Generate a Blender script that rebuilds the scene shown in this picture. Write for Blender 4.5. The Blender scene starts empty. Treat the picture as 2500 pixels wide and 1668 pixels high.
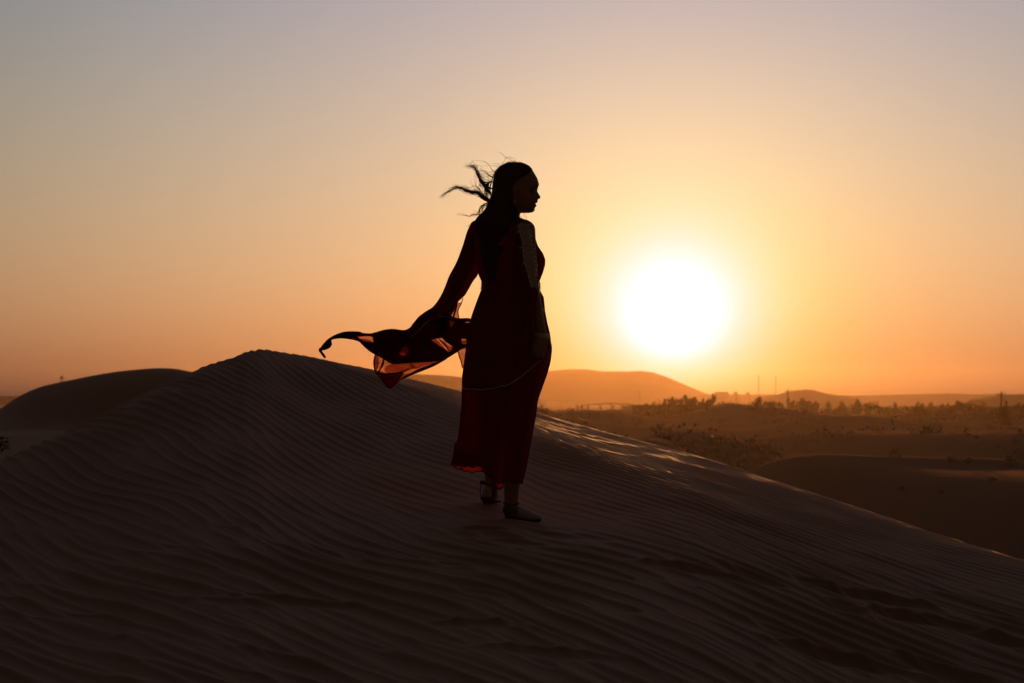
import bpy, math, random
import numpy as np
from mathutils import Vector, Matrix

# ------------------------------------------------------------------ camera
sc = bpy.context.scene
FPX = 4861.0                     # 70 mm lens on 36 mm, in photo pixels (2500 wide)
CAMZ = 1.2
FIG_Y = 9.4
HOR = 965.0
cam_d = bpy.data.cameras.new('camera')
cam = bpy.data.objects.new('camera', cam_d)
sc.collection.objects.link(cam)
cam.location = (0, 0, CAMZ)
cam.rotation_euler = (math.radians(90), 0, 0)
cam_d.sensor_width = 36.0
cam_d.lens = 70.0
cam_d.shift_y = 131.0 / 2500.0
cam_d.clip_start = 0.1
cam_d.clip_end = 30000.0
cam_d.dof.use_dof = True
cam_d.dof.focus_distance = FIG_Y
cam_d.dof.aperture_fstop = 6.3
sc.camera = cam

# ------------------------------------------------------------------ sun and sky
SUN_H, SUN_V = 0.0813, 0.0432
SUN = Vector((SUN_H, 1.0, SUN_V)).normalized()
SUN_ELEV = math.asin(SUN.z)
SUN_AZ = math.atan2(SUN.x, SUN.y)
sun_d = bpy.data.lights.new('sun', 'SUN')
sun_d.energy = SUN_E = 4.5
sun_d.angle = math.radians(0.5)
sun_d.color = (1.0, 0.46, 0.15)
sun_o = bpy.data.objects.new('sun', sun_d)
sun_o.rotation_euler = (-SUN).to_track_quat('-Z', 'Y').to_euler()
sun_o.location = (0, 0, 60)
sc.collection.objects.link(sun_o)

# dusk glow round the sun: sums of smooth lobes in angle from the sun (a, degrees) and elevation (e, degrees)
SKY_H = [1.5, 4.0, 10.0]
SKY_R = [0.85, 2.0, 3.6, 6.5, 11.0, 16.0, 24.0, 36.0, 110.0]
SKY_C = [[(0.0, 0.0, 4.91592),(0.0, 0.46618, 0.30996),(0.0, 0.25456, 0.0),(0.0, 0.0, 0.0),(0.0, 0.0, 0.0),(0.0, 0.0, 0.0),(0.0, 0.0, 0.0),(0.0, 0.0, 0.0),(0.0, 0.02051, 0.0372)], [(0.0, 5.29732, 0.0),(0.0, 0.0, 3.12733),(0.0, 1.13421, 0.08517),(0.0, 0.0, 0.0),(0.0, 0.0, 0.0),(0.0, 0.0, 0.0),(0.46057, 0.0, 0.0),(0.53729, 0.04186, 0.0),(0.0, 0.0, 0.0)], [(0.0, 0.0, 0.0),(0.0, 0.0, 0.0),(0.0, 0.0, 0.0),(0.0, 0.0, 0.0),(0.0, 0.0, 0.0),(0.0, 0.0, 0.0),(1.20301, 1.09958, 0.0),(0.0, 0.18509, 0.08629),(0.07558, 0.04925, 0.04476)], [(8.77156, 0.0, 0.0),(0.0, 0.0, 0.0),(0.41706, 0.0, 0.29461),(0.43675, 0.38999, 0.0),(0.2041, 0.0, 0.0),(0.0, 0.0, 0.0),(0.0, 0.0, 0.56625),(0.03491, 0.09544, 0.07017),(0.04151, 0.03191, 0.02943)]]
NISHITA = 0.003
world = bpy.data.worlds.new('World')
sc.world = world
world.use_nodes = True
nt = world.node_tree
nt.nodes.clear()
def wn(t, **k):
    n = nt.nodes.new(t)
    for a, b in k.items(): setattr(n, a, b)
    return n
def wmath(op, a, b=None, c=None, clamp=False):
    n = nt.nodes.new('ShaderNodeMath'); n.operation = op; n.use_clamp = clamp
    for i, v in enumerate((a, b, c)):
        if v is None: continue
        if isinstance(v, (int, float)): n.inputs[i].default_value = v
        else: nt.links.new(v, n.inputs[i])
    return n.outputs[0]
tc = wn('ShaderNodeTexCoord')
nrm = wn('ShaderNodeVectorMath', operation='NORMALIZE')
nt.links.new(tc.outputs['Generated'], nrm.inputs[0])
dt = wn('ShaderNodeVectorMath', operation='DOT_PRODUCT')
nt.links.new(nrm.outputs[0], dt.inputs[0]); dt.inputs[1].default_value = SUN
sep = wn('ShaderNodeSeparateXYZ'); nt.links.new(nrm.outputs[0], sep.inputs[0])
ang = wmath('MULTIPLY', wmath('ARCCOSINE', wmath('MINIMUM', dt.outputs['Value'], 0.9999999)), 57.29578)
ele = wmath('MULTIPLY', wmath('ARCSINE', wmath('MAXIMUM', sep.outputs['Z'], 0.0)), 57.29578)
def lobe(x, s, p):
    return wmath('EXPONENT', wmath('MULTIPLY', wmath('POWER', wmath('DIVIDE', x, s), p), -1.0))
ex = [lobe(ele, h, 1.0) for h in SKY_H]
hs = [ex[0], wmath('SUBTRACT', ex[1], ex[0]), wmath('SUBTRACT', ex[2], ex[1]), wmath('SUBTRACT', 1.0, ex[2])]
rs = [lobe(ang, r, 2.0) for r in SKY_R]
acc = None
for i, hn in enumerate(hs):
    for j, rn in enumerate(rs):
        c = SKY_C[i][j]
        if max(c) < 1e-5: continue
        w = rn if hn is None else wmath('MULTIPLY', hn, rn)
        v = wn('ShaderNodeVectorMath', operation='SCALE'); v.inputs[0].default_value = c
        nt.links.new(w, v.inputs['Scale'])
        if acc is None: acc = v.outputs[0]
        else:
            ad = wn('ShaderNodeVectorMath', operation='ADD')
            nt.links.new(acc, ad.inputs[0]); nt.links.new(v.outputs[0], ad.inputs[1]); acc = ad.outputs[0]
glow = wn('ShaderNodeBackground'); nt.links.new(acc, glow.inputs['Color']); glow.inputs['Strength'].default_value = 1.0
sky = wn('ShaderNodeTexSky'); sky.sky_type = 'NISHITA'; sky.sun_disc = False
sky.sun_elevation = SUN_ELEV; sky.sun_rotation = SUN_AZ
sky.air_density = 1.0; sky.dust_density = 1.0; sky.ozone_density = 1.0
bgn = wn('ShaderNodeBackground'); nt.links.new(sky.outputs[0], bgn.inputs['Color']); bgn.inputs['Strength'].default_value = NISHITA
add = wn('ShaderNodeAddShader'); nt.links.new(bgn.outputs[0], add.inputs[0]); nt.links.new(glow.outputs[0], add.inputs[1])
out = wn('ShaderNodeOutputWorld'); nt.links.new(add.outputs[0], out.inputs['Surface'])
world.cycles.sampling_method = 'MANUAL'
world.cycles.sample_map_resolution = 1024

sc.view_settings.view_transform = 'Standard'
sc.view_settings.look = 'None'
sc.view_settings.gamma = 1.0
sc.view_settings.exposure = 0.0
sc.view_settings.use_curve_mapping = False
sc.render.engine = 'CYCLES'
sc.cycles.use_denoising = True
sc.cycles.max_bounces = 8
sc.cycles.transparent_max_bounces = 24
sc.cycles.volume_bounces = 0
sc.cycles.use_adaptive_sampling = False

# ------------------------------------------------------------------ scene constants
RIP_DEG, RIP_LAM, RIP_AMP = 31.0, 0.104, 0.0112
HAZE, HAZE_D, HAZE_G, HAZE_COL = True, 0.00008, 0.82, (0.27, 0.175, 0.10)
FACE_S = 0.050
SHOULDER = 0.5

# ------------------------------------------------------------------ helpers
rng = np.random.default_rng(7)
random.seed(5)
def tag(o, label=None, cat=None, group=None, kind=None):
    if label: o['label'] = label
    if cat: o['category'] = cat
    if group: o['group'] = group
    if kind: o['kind'] = kind
    return o
def link(name, me, mat=None, parent=None):
    o = bpy.data.objects.new(name, me)
    sc.collection.objects.link(o)
    if mat: me.materials.append(mat)
    if parent: o.parent = parent
    return o
def empty(name, loc=(0, 0, 0), label=None, cat=None, group=None):
    o = bpy.data.objects.new(name, None); sc.collection.objects.link(o); o.location = loc
    o.empty_display_size = 0.1
    return tag(o, label, cat, group)
def mesh(name, V, F, smooth=True):
    me = bpy.data.meshes.new(name)
    V = np.asarray(V, np.float32)
    if isinstance(F, np.ndarray):
        n, k = F.shape
        me.vertices.add(len(V)); me.vertices.foreach_set('co', V.ravel())
        me.loops.add(n * k); me.loops.foreach_set('vertex_index', F.ravel().astype(np.int32))
        me.polygons.add(n)
        me.polygons.foreach_set('loop_start', (np.arange(n) * k).astype(np.int32))
        me.polygons.foreach_set('loop_total', np.full(n, k, np.int32))
        me.update(calc_edges=True)
    else:
        me.from_pydata([tuple(v) for v in V], [], F); me.update()
    if smooth: me.polygons.foreach_set('use_smooth', np.ones(len(me.polygons), bool))
    me.validate()
    return me
def grid_faces(nr, nc, closed=False):
    i = np.arange(nr - 1)[:, None]; j = np.arange(nc if closed else nc - 1)[None, :]
    a = i * nc + j; b = i * nc + (j + 1) % nc
    return np.stack([a, b, b + nc, a + nc], -1).reshape(-1, 4)
def P(px, py, d=0.0):
    """place in the world that lies in the direction of a photo pixel, d metres behind the figure's plane"""
    y = FIG_Y + d
    return Vector(((px - 1250.0) / FPX * y, y, CAMZ - (py - HOR) / FPX * y))
def interp(x, xs, ys): return np.interp(x, xs, ys)
def smooth_table(xs, ys, sig, lo=-0.8, hi=0.8, n=1601):
    g = np.linspace(lo, hi, n); v = np.interp(g, xs, ys); k = int(sig / (g[1] - g[0]) * 3) + 1
    w = np.exp(-0.5 * (np.arange(-k, k + 1) * (g[1] - g[0]) / sig) ** 2); w /= w.sum()
    v = np.convolve(np.pad(v, k, 'edge'), w, 'valid'); return lambda q: np.interp(q, g, v)
def vnoise(x, y, seed=0, octaves=4, rough=0.5):
    """smooth value noise at unit scale"""
    r = np.random.default_rng(seed); out = 0.0; amp = 1.0; tot = 0.0
    for o in range(octaves):
        t = r.random((256, 256)) * 2 - 1
        xx = x * 2 ** o + 17.3 * o; yy = y * 2 ** o + 9.1 * o
        xi = np.floor(xx).astype(int); yi = np.floor(yy).astype(int); fx = xx - xi; fy = yy - yi
        fx = fx * fx * (3 - 2 * fx); fy = fy * fy * (3 - 2 * fy)
        g = lambda a, b: t[a % 256, b % 256]
        v = (g(xi, yi) * (1 - fx) + g(xi + 1, yi) * fx) * (1 - fy) + (g(xi, yi + 1) * (1 - fx) + g(xi + 1, yi + 1) * fx) * fy
        out = out + v * amp; tot += amp; amp *= rough
    return out / tot

# ------------------------------------------------------------------ materials
def mat(name, col, rough=0.8, spec=0.3, var=0.0, vscale=5.0, bump=0.0, bscale=200.0, sheen=0.0, metallic=0.0, trans=0.0, col2=None, bdist=0.002):
    m = bpy.data.materials.new(name); m.use_nodes = True; t = m.node_tree
    b = t.nodes['Principled BSDF']
    b.inputs['Base Color'].default_value = (*col, 1); b.inputs['Roughness'].default_value = rough
    b.inputs['Specular IOR Level'].default_value = spec; b.inputs['Metallic'].default_value = metallic
    if sheen: b.inputs['Sheen Weight'].default_value = sheen; b.inputs['Sheen Roughness'].default_value = 0.4
    tcn = t.nodes.new('ShaderNodeTexCoord')
    if var:
        n = t.nodes.new('ShaderNodeTexNoise'); n.inputs['Scale'].default_value = vscale; n.inputs['Detail'].default_value = 6
        t.links.new(tcn.outputs['Object'], n.inputs['Vector'])
        mx = t.nodes.new('ShaderNodeMix'); mx.data_type = 'RGBA'
        c2 = col2 or tuple(c * (1 - var) for c in col)
        mx.inputs[6].default_value = (*col, 1); mx.inputs[7].default_value = (*c2, 1)
        t.links.new(n.outputs['Fac'], mx.inputs[0]); t.links.new(mx.outputs[2], b.inputs['Base Color'])
    if bump:
        n = t.nodes.new('ShaderNodeTexNoise'); n.inputs['Scale'].default_value = bscale; n.inputs['Detail'].default_value = 3
        t.links.new(tcn.outputs['Object'], n.inputs['Vector'])
        bp = t.nodes.new('ShaderNodeBump'); bp.inputs['Strength'].default_value = bump; bp.inputs['Distance'].default_value = bdist
        t.links.new(n.outputs['Fac'], bp.inputs['Height']); t.links.new(bp.outputs[0], b.inputs['Normal'])
    return m
M_sand = mat('sand', (0.46, 0.272, 0.18), 0.76, 0.022, var=0.25, vscale=1.2, bump=0.5, bscale=260.0, bdist=0.003)
_b = M_sand.node_tree.nodes['Principled BSDF']
_b.inputs['Sheen Weight'].default_value = 0.30; _b.inputs['Sheen Roughness'].default_value = 0.30; _b.inputs['Sheen Tint'].default_value = (1.0, 0.62, 0.40, 1)
M_sand_far = mat('sand_far', (0.36, 0.25, 0.185), 0.95, 0.0, var=0.55, vscale=0.05, bump=0.12, bscale=2.0, bdist=0.15)
_f = M_sand_far.node_tree.nodes['Principled BSDF']
_f.inputs['Sheen Weight'].default_value = 0.03; _f.inputs['Sheen Roughness'].default_value = 0.3; _f.inputs['Sheen Tint'].default_value = (1.0, 0.60, 0.38, 1)
M_rock = mat('hill_rock', (0.22, 0.16, 0.12), 0.95, 0.1, var=0.4, vscale=0.01)
M_leaf = mat('leaf', (0.06, 0.075, 0.035), 0.7, 0.2, var=0.4, vscale=0.8)
M_bark = mat('bark', (0.10, 0.075, 0.055), 0.9, 0.1)
M_wall = mat('wall_plaster', (0.55, 0.45, 0.36), 0.9, 0.1)
M_roof = mat('roof', (0.12, 0.10, 0.09), 0.9, 0.1)
M_steel = mat('steel', (0.16, 0.14, 0.13), 0.6, 0.3, metallic=0.3)
M_wood = mat('pole_wood', (0.10, 0.07, 0.05), 0.9, 0.1)

# ------------------------------------------------------------------ wind ripples (band-passed noise with a wave-like profile)
RX0, RY0, RDX = -14.0, 2.0, 0.0125
RNX, RNY = 2048, 2560
def ripple_field(lam, theta, spread_k, spread_t, seed):
    r = np.random.default_rng(seed)
    n = r.standard_normal((RNY, RNX)).astype(np.float32)
    F = np.fft.fft2(n)
    ky = np.fft.fftfreq(RNY, RDX)[:, None]; kx = np.fft.fftfreq(RNX, RDX)[None, :]
    k = np.hypot(kx, ky); t = np.arctan2(ky, kx)
    dt_ = (t - theta + np.pi) % (2 * np.pi) - np.pi
    k0 = 1 / lam
    W = np.exp(-0.5 * ((k - k0) / (spread_k * k0)) ** 2 - 0.5 * (dt_ / spread_t) ** 2)
    z = np.fft.ifft2(F * W)
    z /= np.sqrt((np.abs(z) ** 2).mean())
    A = np.abs(z); ph = np.angle(z)
    # gentle windward side, steeper lee side, slightly sharpened crest
    p = ph + 0.55 * np.sin(ph)
    prof = 0.62 * np.cos(p) + 0.16 * np.cos(2 * p)
    return (prof * np.clip(A, 0.42, 1.25) ** 0.7).astype(np.float32)
TH = math.radians(RIP_DEG)
R1 = ripple_field(RIP_LAM, TH, 0.11, 0.085, 11)
R2 = ripple_field(RIP_LAM * 1.5, TH + 0.05, 0.16, 0.12, 12)
def samp(R, x, y):
    u = np.clip((x - RX0) / RDX, 0, RNX - 1.01); v = np.clip((y - RY0) / RDX, 0, RNY - 1.01)
    i = u.astype(int); j = v.astype(int); fu = u - i; fv = v - j
    return (R[j, i] * (1 - fu) + R[j, i + 1] * fu) * (1 - fv) + (R[j + 1, i] * (1 - fu) + R[j + 1, i + 1] * fu) * fv

# ------------------------------------------------------------------ the big dune in front (crest: photo column, photo row, distance)
CR = np.array([(-700, 1300, 9.5), (-300, 1200, 10.2), (0, 1122, 11.2), (180, 1045, 12.0), (250, 1010, 12.3), (330, 970, 12.6), (400, 937, 12.9), (470, 907, 13.3),
      (500, 893, 13.5), (540, 882, 13.7), (577, 870, 14.0), (600, 859, 14.2), (640, 853, 14.6), (745, 870, 15.0), (904, 902, 15.6), (1128, 957, 16.8),
      (1319, 1011, 17.4), (1489, 1058, 16.4), (1702, 1112, 15.0), (1915, 1181, 13.6), (2128, 1250, 12.4), (2287, 1303, 11.6), (2500, 1367, 10.7),
      (2900, 1490, 9.8), (3300, 1610, 9.2)], float)
ch = (CR[:, 0] - 1250) / FPX; cv = -(CR[:, 1] - HOR) / FPX
f_yc = smooth_table(ch, CR[:, 2], 0.007)
f_vc = smooth_table(ch, cv, 0.0013)
HK = [-0.45, -0.26, -0.19, -0.13, -0.08, -0.03, 0.0, 0.05, 0.10, 0.16, 0.26, 0.45]
f_z0 = smooth_table(HK, [0.05, 0.10, 0.13, 0.15, 0.14, 0.12, 0.10, 0.05, 0.0, -0.06, -0.14, -0.35], 0.03)
f_s0 = smooth_table(HK, [0.06, 0.06, 0.055, 0.05, 0.055, 0.06, 0.07, 0.075, 0.07, 0.065, 0.06, 0.05], 0.03)
f_s1 = smooth_table(HK, [0.10, 0.15, 0.19, 0.21, 0.18, 0.12, 0.08, 0.068, 0.068, 0.07, 0.07, 0.07], 0.02)
f_sw = smooth_table(HK, [0.5, 0.5, 0.5, 0.5, 0.9, 2.6, 4.0, 4.8, 4.4, 3.2, 1.8, 1.2], 0.015)
f_ss = smooth_table(HK, [0.08, 0.08, 0.08, 0.09, 0.07, 0.036, 0.027, 0.021, 0.021, 0.026, 0.036, 0.042], 0.015)
DENTS = []   # x, y, radius along, radius across, depth, heading
def add_dent(px, py, ra, rb, dep, head=0.0, yy=None):
    h = (px - 1250) / FPX; y = yy or solve_y(h, -(py - HOR) / FPX)
    DENTS.append((h * y, y, ra, rb, dep, head))
def dune_base(h, y):
    yc = f_yc(h); zc = CAMZ + f_vc(h) * yc + 0.015; z0 = f_z0(h); s0 = f_s0(h); s1 = f_s1(h); y0 = 2.5
    w = f_sw(h); ss = f_ss(h); yk = yc - w; zk = zc - ss * w
    L = yk - y0; t = np.clip((y - y0) / L, 0.0, 1.0)
    h00 = 2 * t ** 3 - 3 * t ** 2 + 1; h10 = t ** 3 - 2 * t ** 2 + t; h01 = -2 * t ** 3 + 3 * t ** 2; h11 = t ** 3 - t ** 2
    z = h00 * z0 + h10 * L * s0 + h01 * zk + h11 * L * s1
    z = np.where(y < y0, z0 + s0 * (y - y0), z)
    z = z + s1 * np.maximum(y - yk, 0)                  # face carried on past the knee ...
    sh = zc - ss * (yc - np.minimum(y, yc))             # ... and the gentler shoulder up to the crest
    k = 0.022; m = np.minimum(z, sh); z = m - k * np.log(np.exp(-(z - m) / k) + np.exp(-(sh - m) / k))
    r = np.clip(y - (yc - 0.6), 0, 0.6); z = z - 0.015 * (r / 0.6) ** 2
    d = np.maximum(y - yc, 0.0)
    z = np.where(y > yc, zc - 0.015 - 0.05 * d - 0.58 * (np.sqrt(d * d + 0.09) - 0.3), z)
    return z
def solve_y(h, v):
    ys = np.linspace(3, float(f_yc(h)), 4000); vv = (dune_base(np.full_like(ys, h), ys) - CAMZ) / ys
    return float(ys[np.argmin(np.abs(vv - v))])
FEET_FIX = float(P(1240, 1263.0).z - dune_base(np.array([-0.004]), np.array([9.4]))[0])
def dune_z(h, y, fine=True):
    x = h * y; z = dune_base(h, y)
    z = z + FEET_FIX * np.exp(-((x / 2.0) ** 2 + ((y - 9.5) / 1.6) ** 2))
    yc = f_yc(h)
    z = z + 0.022 * vnoise(x / 2.2, y / 3.0, 3, 3) * np.clip((yc - y) / 3, 0, 1)
    xl = np.minimum(x, 0); wx = x + 0.10 * vnoise(x / 1.7, y / 1.7, 21, 2); wy = y - 0.06 * xl * xl + 0.10 * vnoise(x / 1.9, y / 1.9, 22, 2)
    amp = (0.7 + 0.35 * np.clip(vnoise(x / 1.6, y / 2.4, 5, 3) * 2.0 + 0.6, 0, 1.2))
    big = np.clip(np.clip((9.0 - y) / 2.2, 0, 0.6) + vnoise(x / 2.0, y / 2.0, 6, 2) * 0.9 * np.clip((12 - y) / 3, 0, 1), 0, 1)
    # trodden, smoothed sand round the feet and along the walked line
    px_, py_ = FEET
    near = np.exp(-(((x - px_ - 0.05) / 0.55) ** 2 + ((y - py_ + 0.15) / 0.55) ** 2))
    sm = np.clip(1 - 0.9 * near, 0, 1)
    z = z + 0.016 * np.exp(-(((x - px_ - 0.08) / 0.16) ** 2 + ((y - py_ + 0.17) / 0.06) ** 2)) + 0.014 * np.exp(-(((x - px_ + 0.10) / 0.14) ** 2 + ((y - py_ - 0.30) / 0.14) ** 2))
    r = samp(R1, wx, wy) * RIP_AMP * amp * (1 - 0.75 * big) + samp(R2, wx, wy) * RIP_AMP * 1.3 * big
    sw = f_sw(h); on = np.clip((y - (yc - sw)) / 0.8, 0, 1) * np.clip((h + 0.03) / 0.03, 0, 1)
    fade = np.clip((yc + 0.25 - y) / 0.3, 0, 1) * (1 - SHOULDER * on)
    for (dx, dy, ra, rb, dep, head) in DENTS:
        ca, sa = math.cos(head), math.sin(head)
        m = (np.abs(x - dx) < 1.2) & (np.abs(y - dy) < 1.2)
        if not m.any(): continue
        u = (x[m] - dx) * ca + (y[m] - dy) * sa; w = -(x[m] - dx) * sa + (y[m] - dy) * ca
        q = (u / ra) ** 2 + (w / rb) ** 2
        jg = 1 + .35 * vnoise(x[m] * 6, y[m] * 6, int(dx * 50) % 97 + 100, 2); bowl = -dep * np.exp(-(q * jg) ** 1.5)
        rim = dep * 0.55 * np.exp(-((np.sqrt(q) - 1.45) / 0.33) ** 2) * np.clip(0.35 + 0.65 * w / rb, 0, 1.4) * jg
        z[m] += bowl + rim
        sm[m] *= 1 - 0.85 * np.exp(-q * 0.8)
    z = z + on * (yc > y) * 0.007 * vnoise(x / 0.35 + y / 0.9, y / 0.55, 33, 3)
    return z + r * sm * fade
FEET = (-0.03, FIG_Y)
# footprints and scuffs: photo column, row, half length, half width, depth
for a in [(1180, 1275, .12, .05, .012, -.4), (1130, 1292, .14, .05, .010, -.8), (1268, 1312, .14, .05, .010, -.3), (1345, 1291, .22, .05, .010, -.5), (1440, 1300, .18, .045, .008, -.6), (1215, 1290, .16, .06, .014, -.3),
          (1690, 1385, .30, .06, .016, -.7), (1840, 1402, .26, .06, .018, -.5), (1990, 1420, .20, .06, .016, -.9), (2130, 1452, .34, .07, .026, -.4), (2050, 1478, .22, .07, .018, -.8),
          (2215, 1505, .22, .06, .020, -.6), (2330, 1525, .24, .06, .02, -.9), (2450, 1562, .24, .07, .022, -.5), (2060, 1612, .34, .07, .022, -.5), (2310, 1640, .30, .08, .024, -.7),
          (1900, 1540, .18, .05, .008, -.9), (1100, 1373, .14, .04, .008, -.5), (1170, 1448, .16, .045, .010, -.7), (1165, 1523, .18, .05, .010, -.6), (860, 1352, .16, .04, .008, -.9),
          (740, 1473, .24, .05, .012, -.6), (560, 1470, .2, .05, .008, -.4), (680, 1615, .25, .06, .010, -.7), (1000, 1625, .22, .06, .010, -.9), (1350, 1600, .25, .06, .011, -.6), (1500, 1480, .2, .05, .008, -.8)]:
    add_dent(a[0], a[1], a[2] * (.55 if a[0] > 1600 else .7), a[3] * .95, a[4] * (1.35 if a[0] > 1600 else 1.0), head=a[5] + .5 * math.sin(a[0] * 1.7))

NR, NC = (1100, 1010)
u = np.linspace(0, 1, NC)[None, :]; hh = -0.33 + 0.66 * u
yc = f_yc(hh)
t = np.linspace(0, 1, NR - 50)[:, None]; Y0 = 4.6
Ya = Y0 * (yc / Y0) ** t
Yb = yc + np.linspace(0, 1, 51)[1:, None] ** 1.6 * 14.0
Y = np.vstack([Ya, Yb]); Hh = np.broadcast_to(hh, Y.shape)
Z = dune_z(Hh, Y)
V = np.stack([Hh * Y, Y, Z], -1).reshape(-1, 3)
dune = tag(link('sand_dune', mesh('sand_dune', V, grid_faces(*Y.shape)), M_sand), kind='structure')
# the same dune running on under and behind the camera, outside the frame
yy = np.concatenate([np.linspace(-9, 3.5, 60), np.linspace(3.6, 4.72, 20)])[:, None]; xx = np.linspace(-14, 14, 240)[None, :]
X2 = np.broadcast_to(xx, (80, 240)); Y2 = np.broadcast_to(yy, (80, 240)); h2 = np.clip(X2 / np.maximum(Y2, 4.6), -0.5, 0.5)
Z2 = dune_base(h2, Y2) - 0.004
tag(link('sand_dune', mesh('sand_near', np.stack([X2, Y2, Z2], -1).reshape(-1, 3), grid_faces(80, 240)), M_sand), kind='structure')

# ------------------------------------------------------------------ second dune at the left
B = np.array([(-900, 1240), (-400, 1120), (0, 1000), (30, 975), (60, 960), (100, 943), (150, 933), (230, 917), (300, 906), (380, 899), (430, 900), (465, 907), (560, 930), (700, 965), (900, 1020), (1100, 1180), (1300, 1500), (1450, 1900)], float)
b_v = smooth_table((B[:, 0] - 1250) / FPX, -(B[:, 1] - HOR) / FPX, 0.003)
hb_ = np.linspace(-0.46, 0.04, 360)[None, :]
yb_ = np.concatenate([np.linspace(15, 42, 60), np.linspace(42.1, 48, 90), np.linspace(48.3, 75, 30)])[:, None]
Hb, Yb2 = np.broadcast_arrays(hb_, yb_)
zc = CAMZ + b_v(Hb) * 46.0
foot = CAMZ - 0.0185 * 38 - 0.02 * np.maximum(0, -0.2 - Hb) * 38
s = np.clip((Yb2 - 41) / 4.6, 0, 1)
nzc = np.clip(0.9 + 0.02 * Yb2 - 0.9, 0, 1)
rise = (s * s * (3 - 2 * s)) ** 0.8
Zb = np.minimum(foot - 0.11 * (38 - np.minimum(Yb2, 38)), zc - 0.03) * (1 - rise) + zc * rise
Zb = np.where(Yb2 > 45.6, zc - 0.07 * (Yb2 - 45.6) - 0.01 * (Yb2 - 45.6) ** 2, Zb)
Zb = Zb + 0.03 * vnoise(Hb * Yb2 / 3, Yb2 / 3, 31, 3)
back_dune = tag(link('sand_dune', mesh('sand_dune_left', np.stack([Hb * Yb2, Yb2, Zb], -1).reshape(-1, 3), grid_faces(*Hb.shape)), M_sand), kind='structure')

# ------------------------------------------------------------------ dune field and plain
def G(x, y, x0, y0, sx, sy, p=2.0): return np.exp(-np.abs((x - x0) / sx) ** p - np.abs((y - y0) / (sy * np.where(y < y0, 2.8, 0.45))) ** 2)
def hump(px, py, yy, wpx, sy, p=2.0, base=-5.3):
    return ((px - 1250) / FPX * yy, yy, wpx / FPX * yy, sy, CAMZ - (py - HOR) / FPX * yy, p)
HUMPS = [hump(2200, 1108, 66, 470, 9, 6.0), hump(2500, 1150, 62, 420, 10, 2.6), hump(1590, 1064, 92, 150, 9, 2.4), hump(1680, 1048, 132, 260, 14, 2.6),
         hump(1780, 984, 330, 145, 24, 2.0), hump(1290, 986, 250, 130, 20, 2.2), hump(1450, 1003, 300, 200, 20, 2.2), hump(2150, 1050, 170, 300, 18, 2.4)]
def plain_z(x, y):
    z = -5.3 + 1.3 * np.clip((420 - y) / 260, 0, 1) - 1.2 * np.clip((60 - y) / 30, 0, 1) + 0.0 * x
    far = np.clip((y - 500) / 700, 0, 1)
    n = vnoise(x / 45, y / 60, 41, 3) * 0.9 + vnoise(x / 9, y / 14, 42, 4) * 0.6
    z = z + n * (1 - 0.6 * far)
    ph = y / 78.0 + 0.9 * vnoise(x / 90, y / 400, 44, 2) + 0.35 * vnoise(x / 25, y / 80, 45, 2); f = ph - np.floor(ph)
    saw = np.where(f < 0.84, f / 0.84, (1 - f) / 0.16); saw = saw - 0.08 * np.sin(saw * math.pi) ** 2
    z = z - 2.2 + 5.0 * saw * (0.75 + 0.5 * vnoise(x / 60, y / 120, 46, 2)) * np.clip((750 - y) / 250, 0, 1) * np.clip((y - 60) / 40, 0, 1)
    for (x0, y0, sx, sy, zt, p) in HUMPS:
        g = G(x, y, x0, y0, sx, sy, p)
        z = z * (1 - g) + (zt + 0.15 * n) * g
    lim = CAMZ - 0.0016 * y           # nothing of the plain stands above eye level
    z = np.where(y > 300, np.minimum(z, np.maximum(lim, -3.5)), z)
    return z
hp = np.linspace(-0.46, 0.46, 900)[None, :]; yp = (26.0 * (3100.0 / 26.0) ** np.linspace(0, 1, 620))[:, None]
Hp, Yp = np.broadcast_arrays(hp, yp)
Zp = plain_z(Hp * Yp, Yp)
tag(link('desert_plain', mesh('desert_plain', np.stack([Hp * Yp, Yp, Zp], -1).reshape(-1, 3), grid_faces(*Hp.shape)), M_sand_far), kind='structure')
# ground all round, lower, to the horizon
gx = np.linspace(-3150, 3150, 60)[None, :]; gy = np.linspace(-3150, 3150, 60)[:, None]
GX, GY = np.broadcast_arrays(gx, gy)
tag(link('ground', mesh('ground', np.stack([GX, GY, np.full(GX.shape, -8.0)], -1).reshape(-1, 3), grid_faces(60, 60)), M_sand_far), kind='structure')

# ------------------------------------------------------------------ hills far behind
def hill(prof, dist, thick, seed, rough=0.06, foot=-10.0):
    pr = np.array(prof, float); h = (pr[:, 0] - 1250) / FPX; z = CAMZ - (pr[:, 1] - HOR) / FPX * dist
    xs = np.linspace(h[0], h[-1], 420) * dist; zz = np.interp(xs, h * dist, z)
    k = np.exp(-0.5 * (np.arange(-6, 7) / 2.2) ** 2); k /= k.sum(); zz = np.convolve(np.pad(zz, 6, 'edge'), k, 'valid')
    ys = np.linspace(-1, 1, 60)[:, None]
    X, T = np.broadcast_arrays(xs[None, :], ys)
    c = np.exp(-(T / 0.45) ** 2)
    g = vnoise(X / 90, T * 4 + 7, seed, 4) * rough
    Zh = foot + (zz[None, :] - foot) * c * (1 + g * (1 - c) * 4) + (zz[None, :] - foot) * 0.02 * vnoise(X / 40, T * 0 + 3, seed + 1, 3)
    me = mesh('hill', np.stack([X, dist + T * thick, Zh], -1).reshape(-1, 3), grid_faces(*X.shape))
    return tag(link('hill', me, M_rock), kind='structure')
hill([(1180, 935), (1240, 915), (1320, 907), (1400, 902), (1432, 902.5), (1470, 908), (1520, 906.5), (1560, 904.5), (1592, 908), (1620, 917), (1660, 935), (1725, 962), (1800, 975)], 2650, 300, 51)
hill([(700, 960), (850, 935), (940, 915), (1000, 911.5), (1060, 915), (1120, 920), (1180, 930), (1260, 950), (1330, 972)], 1500, 200, 53)
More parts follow.
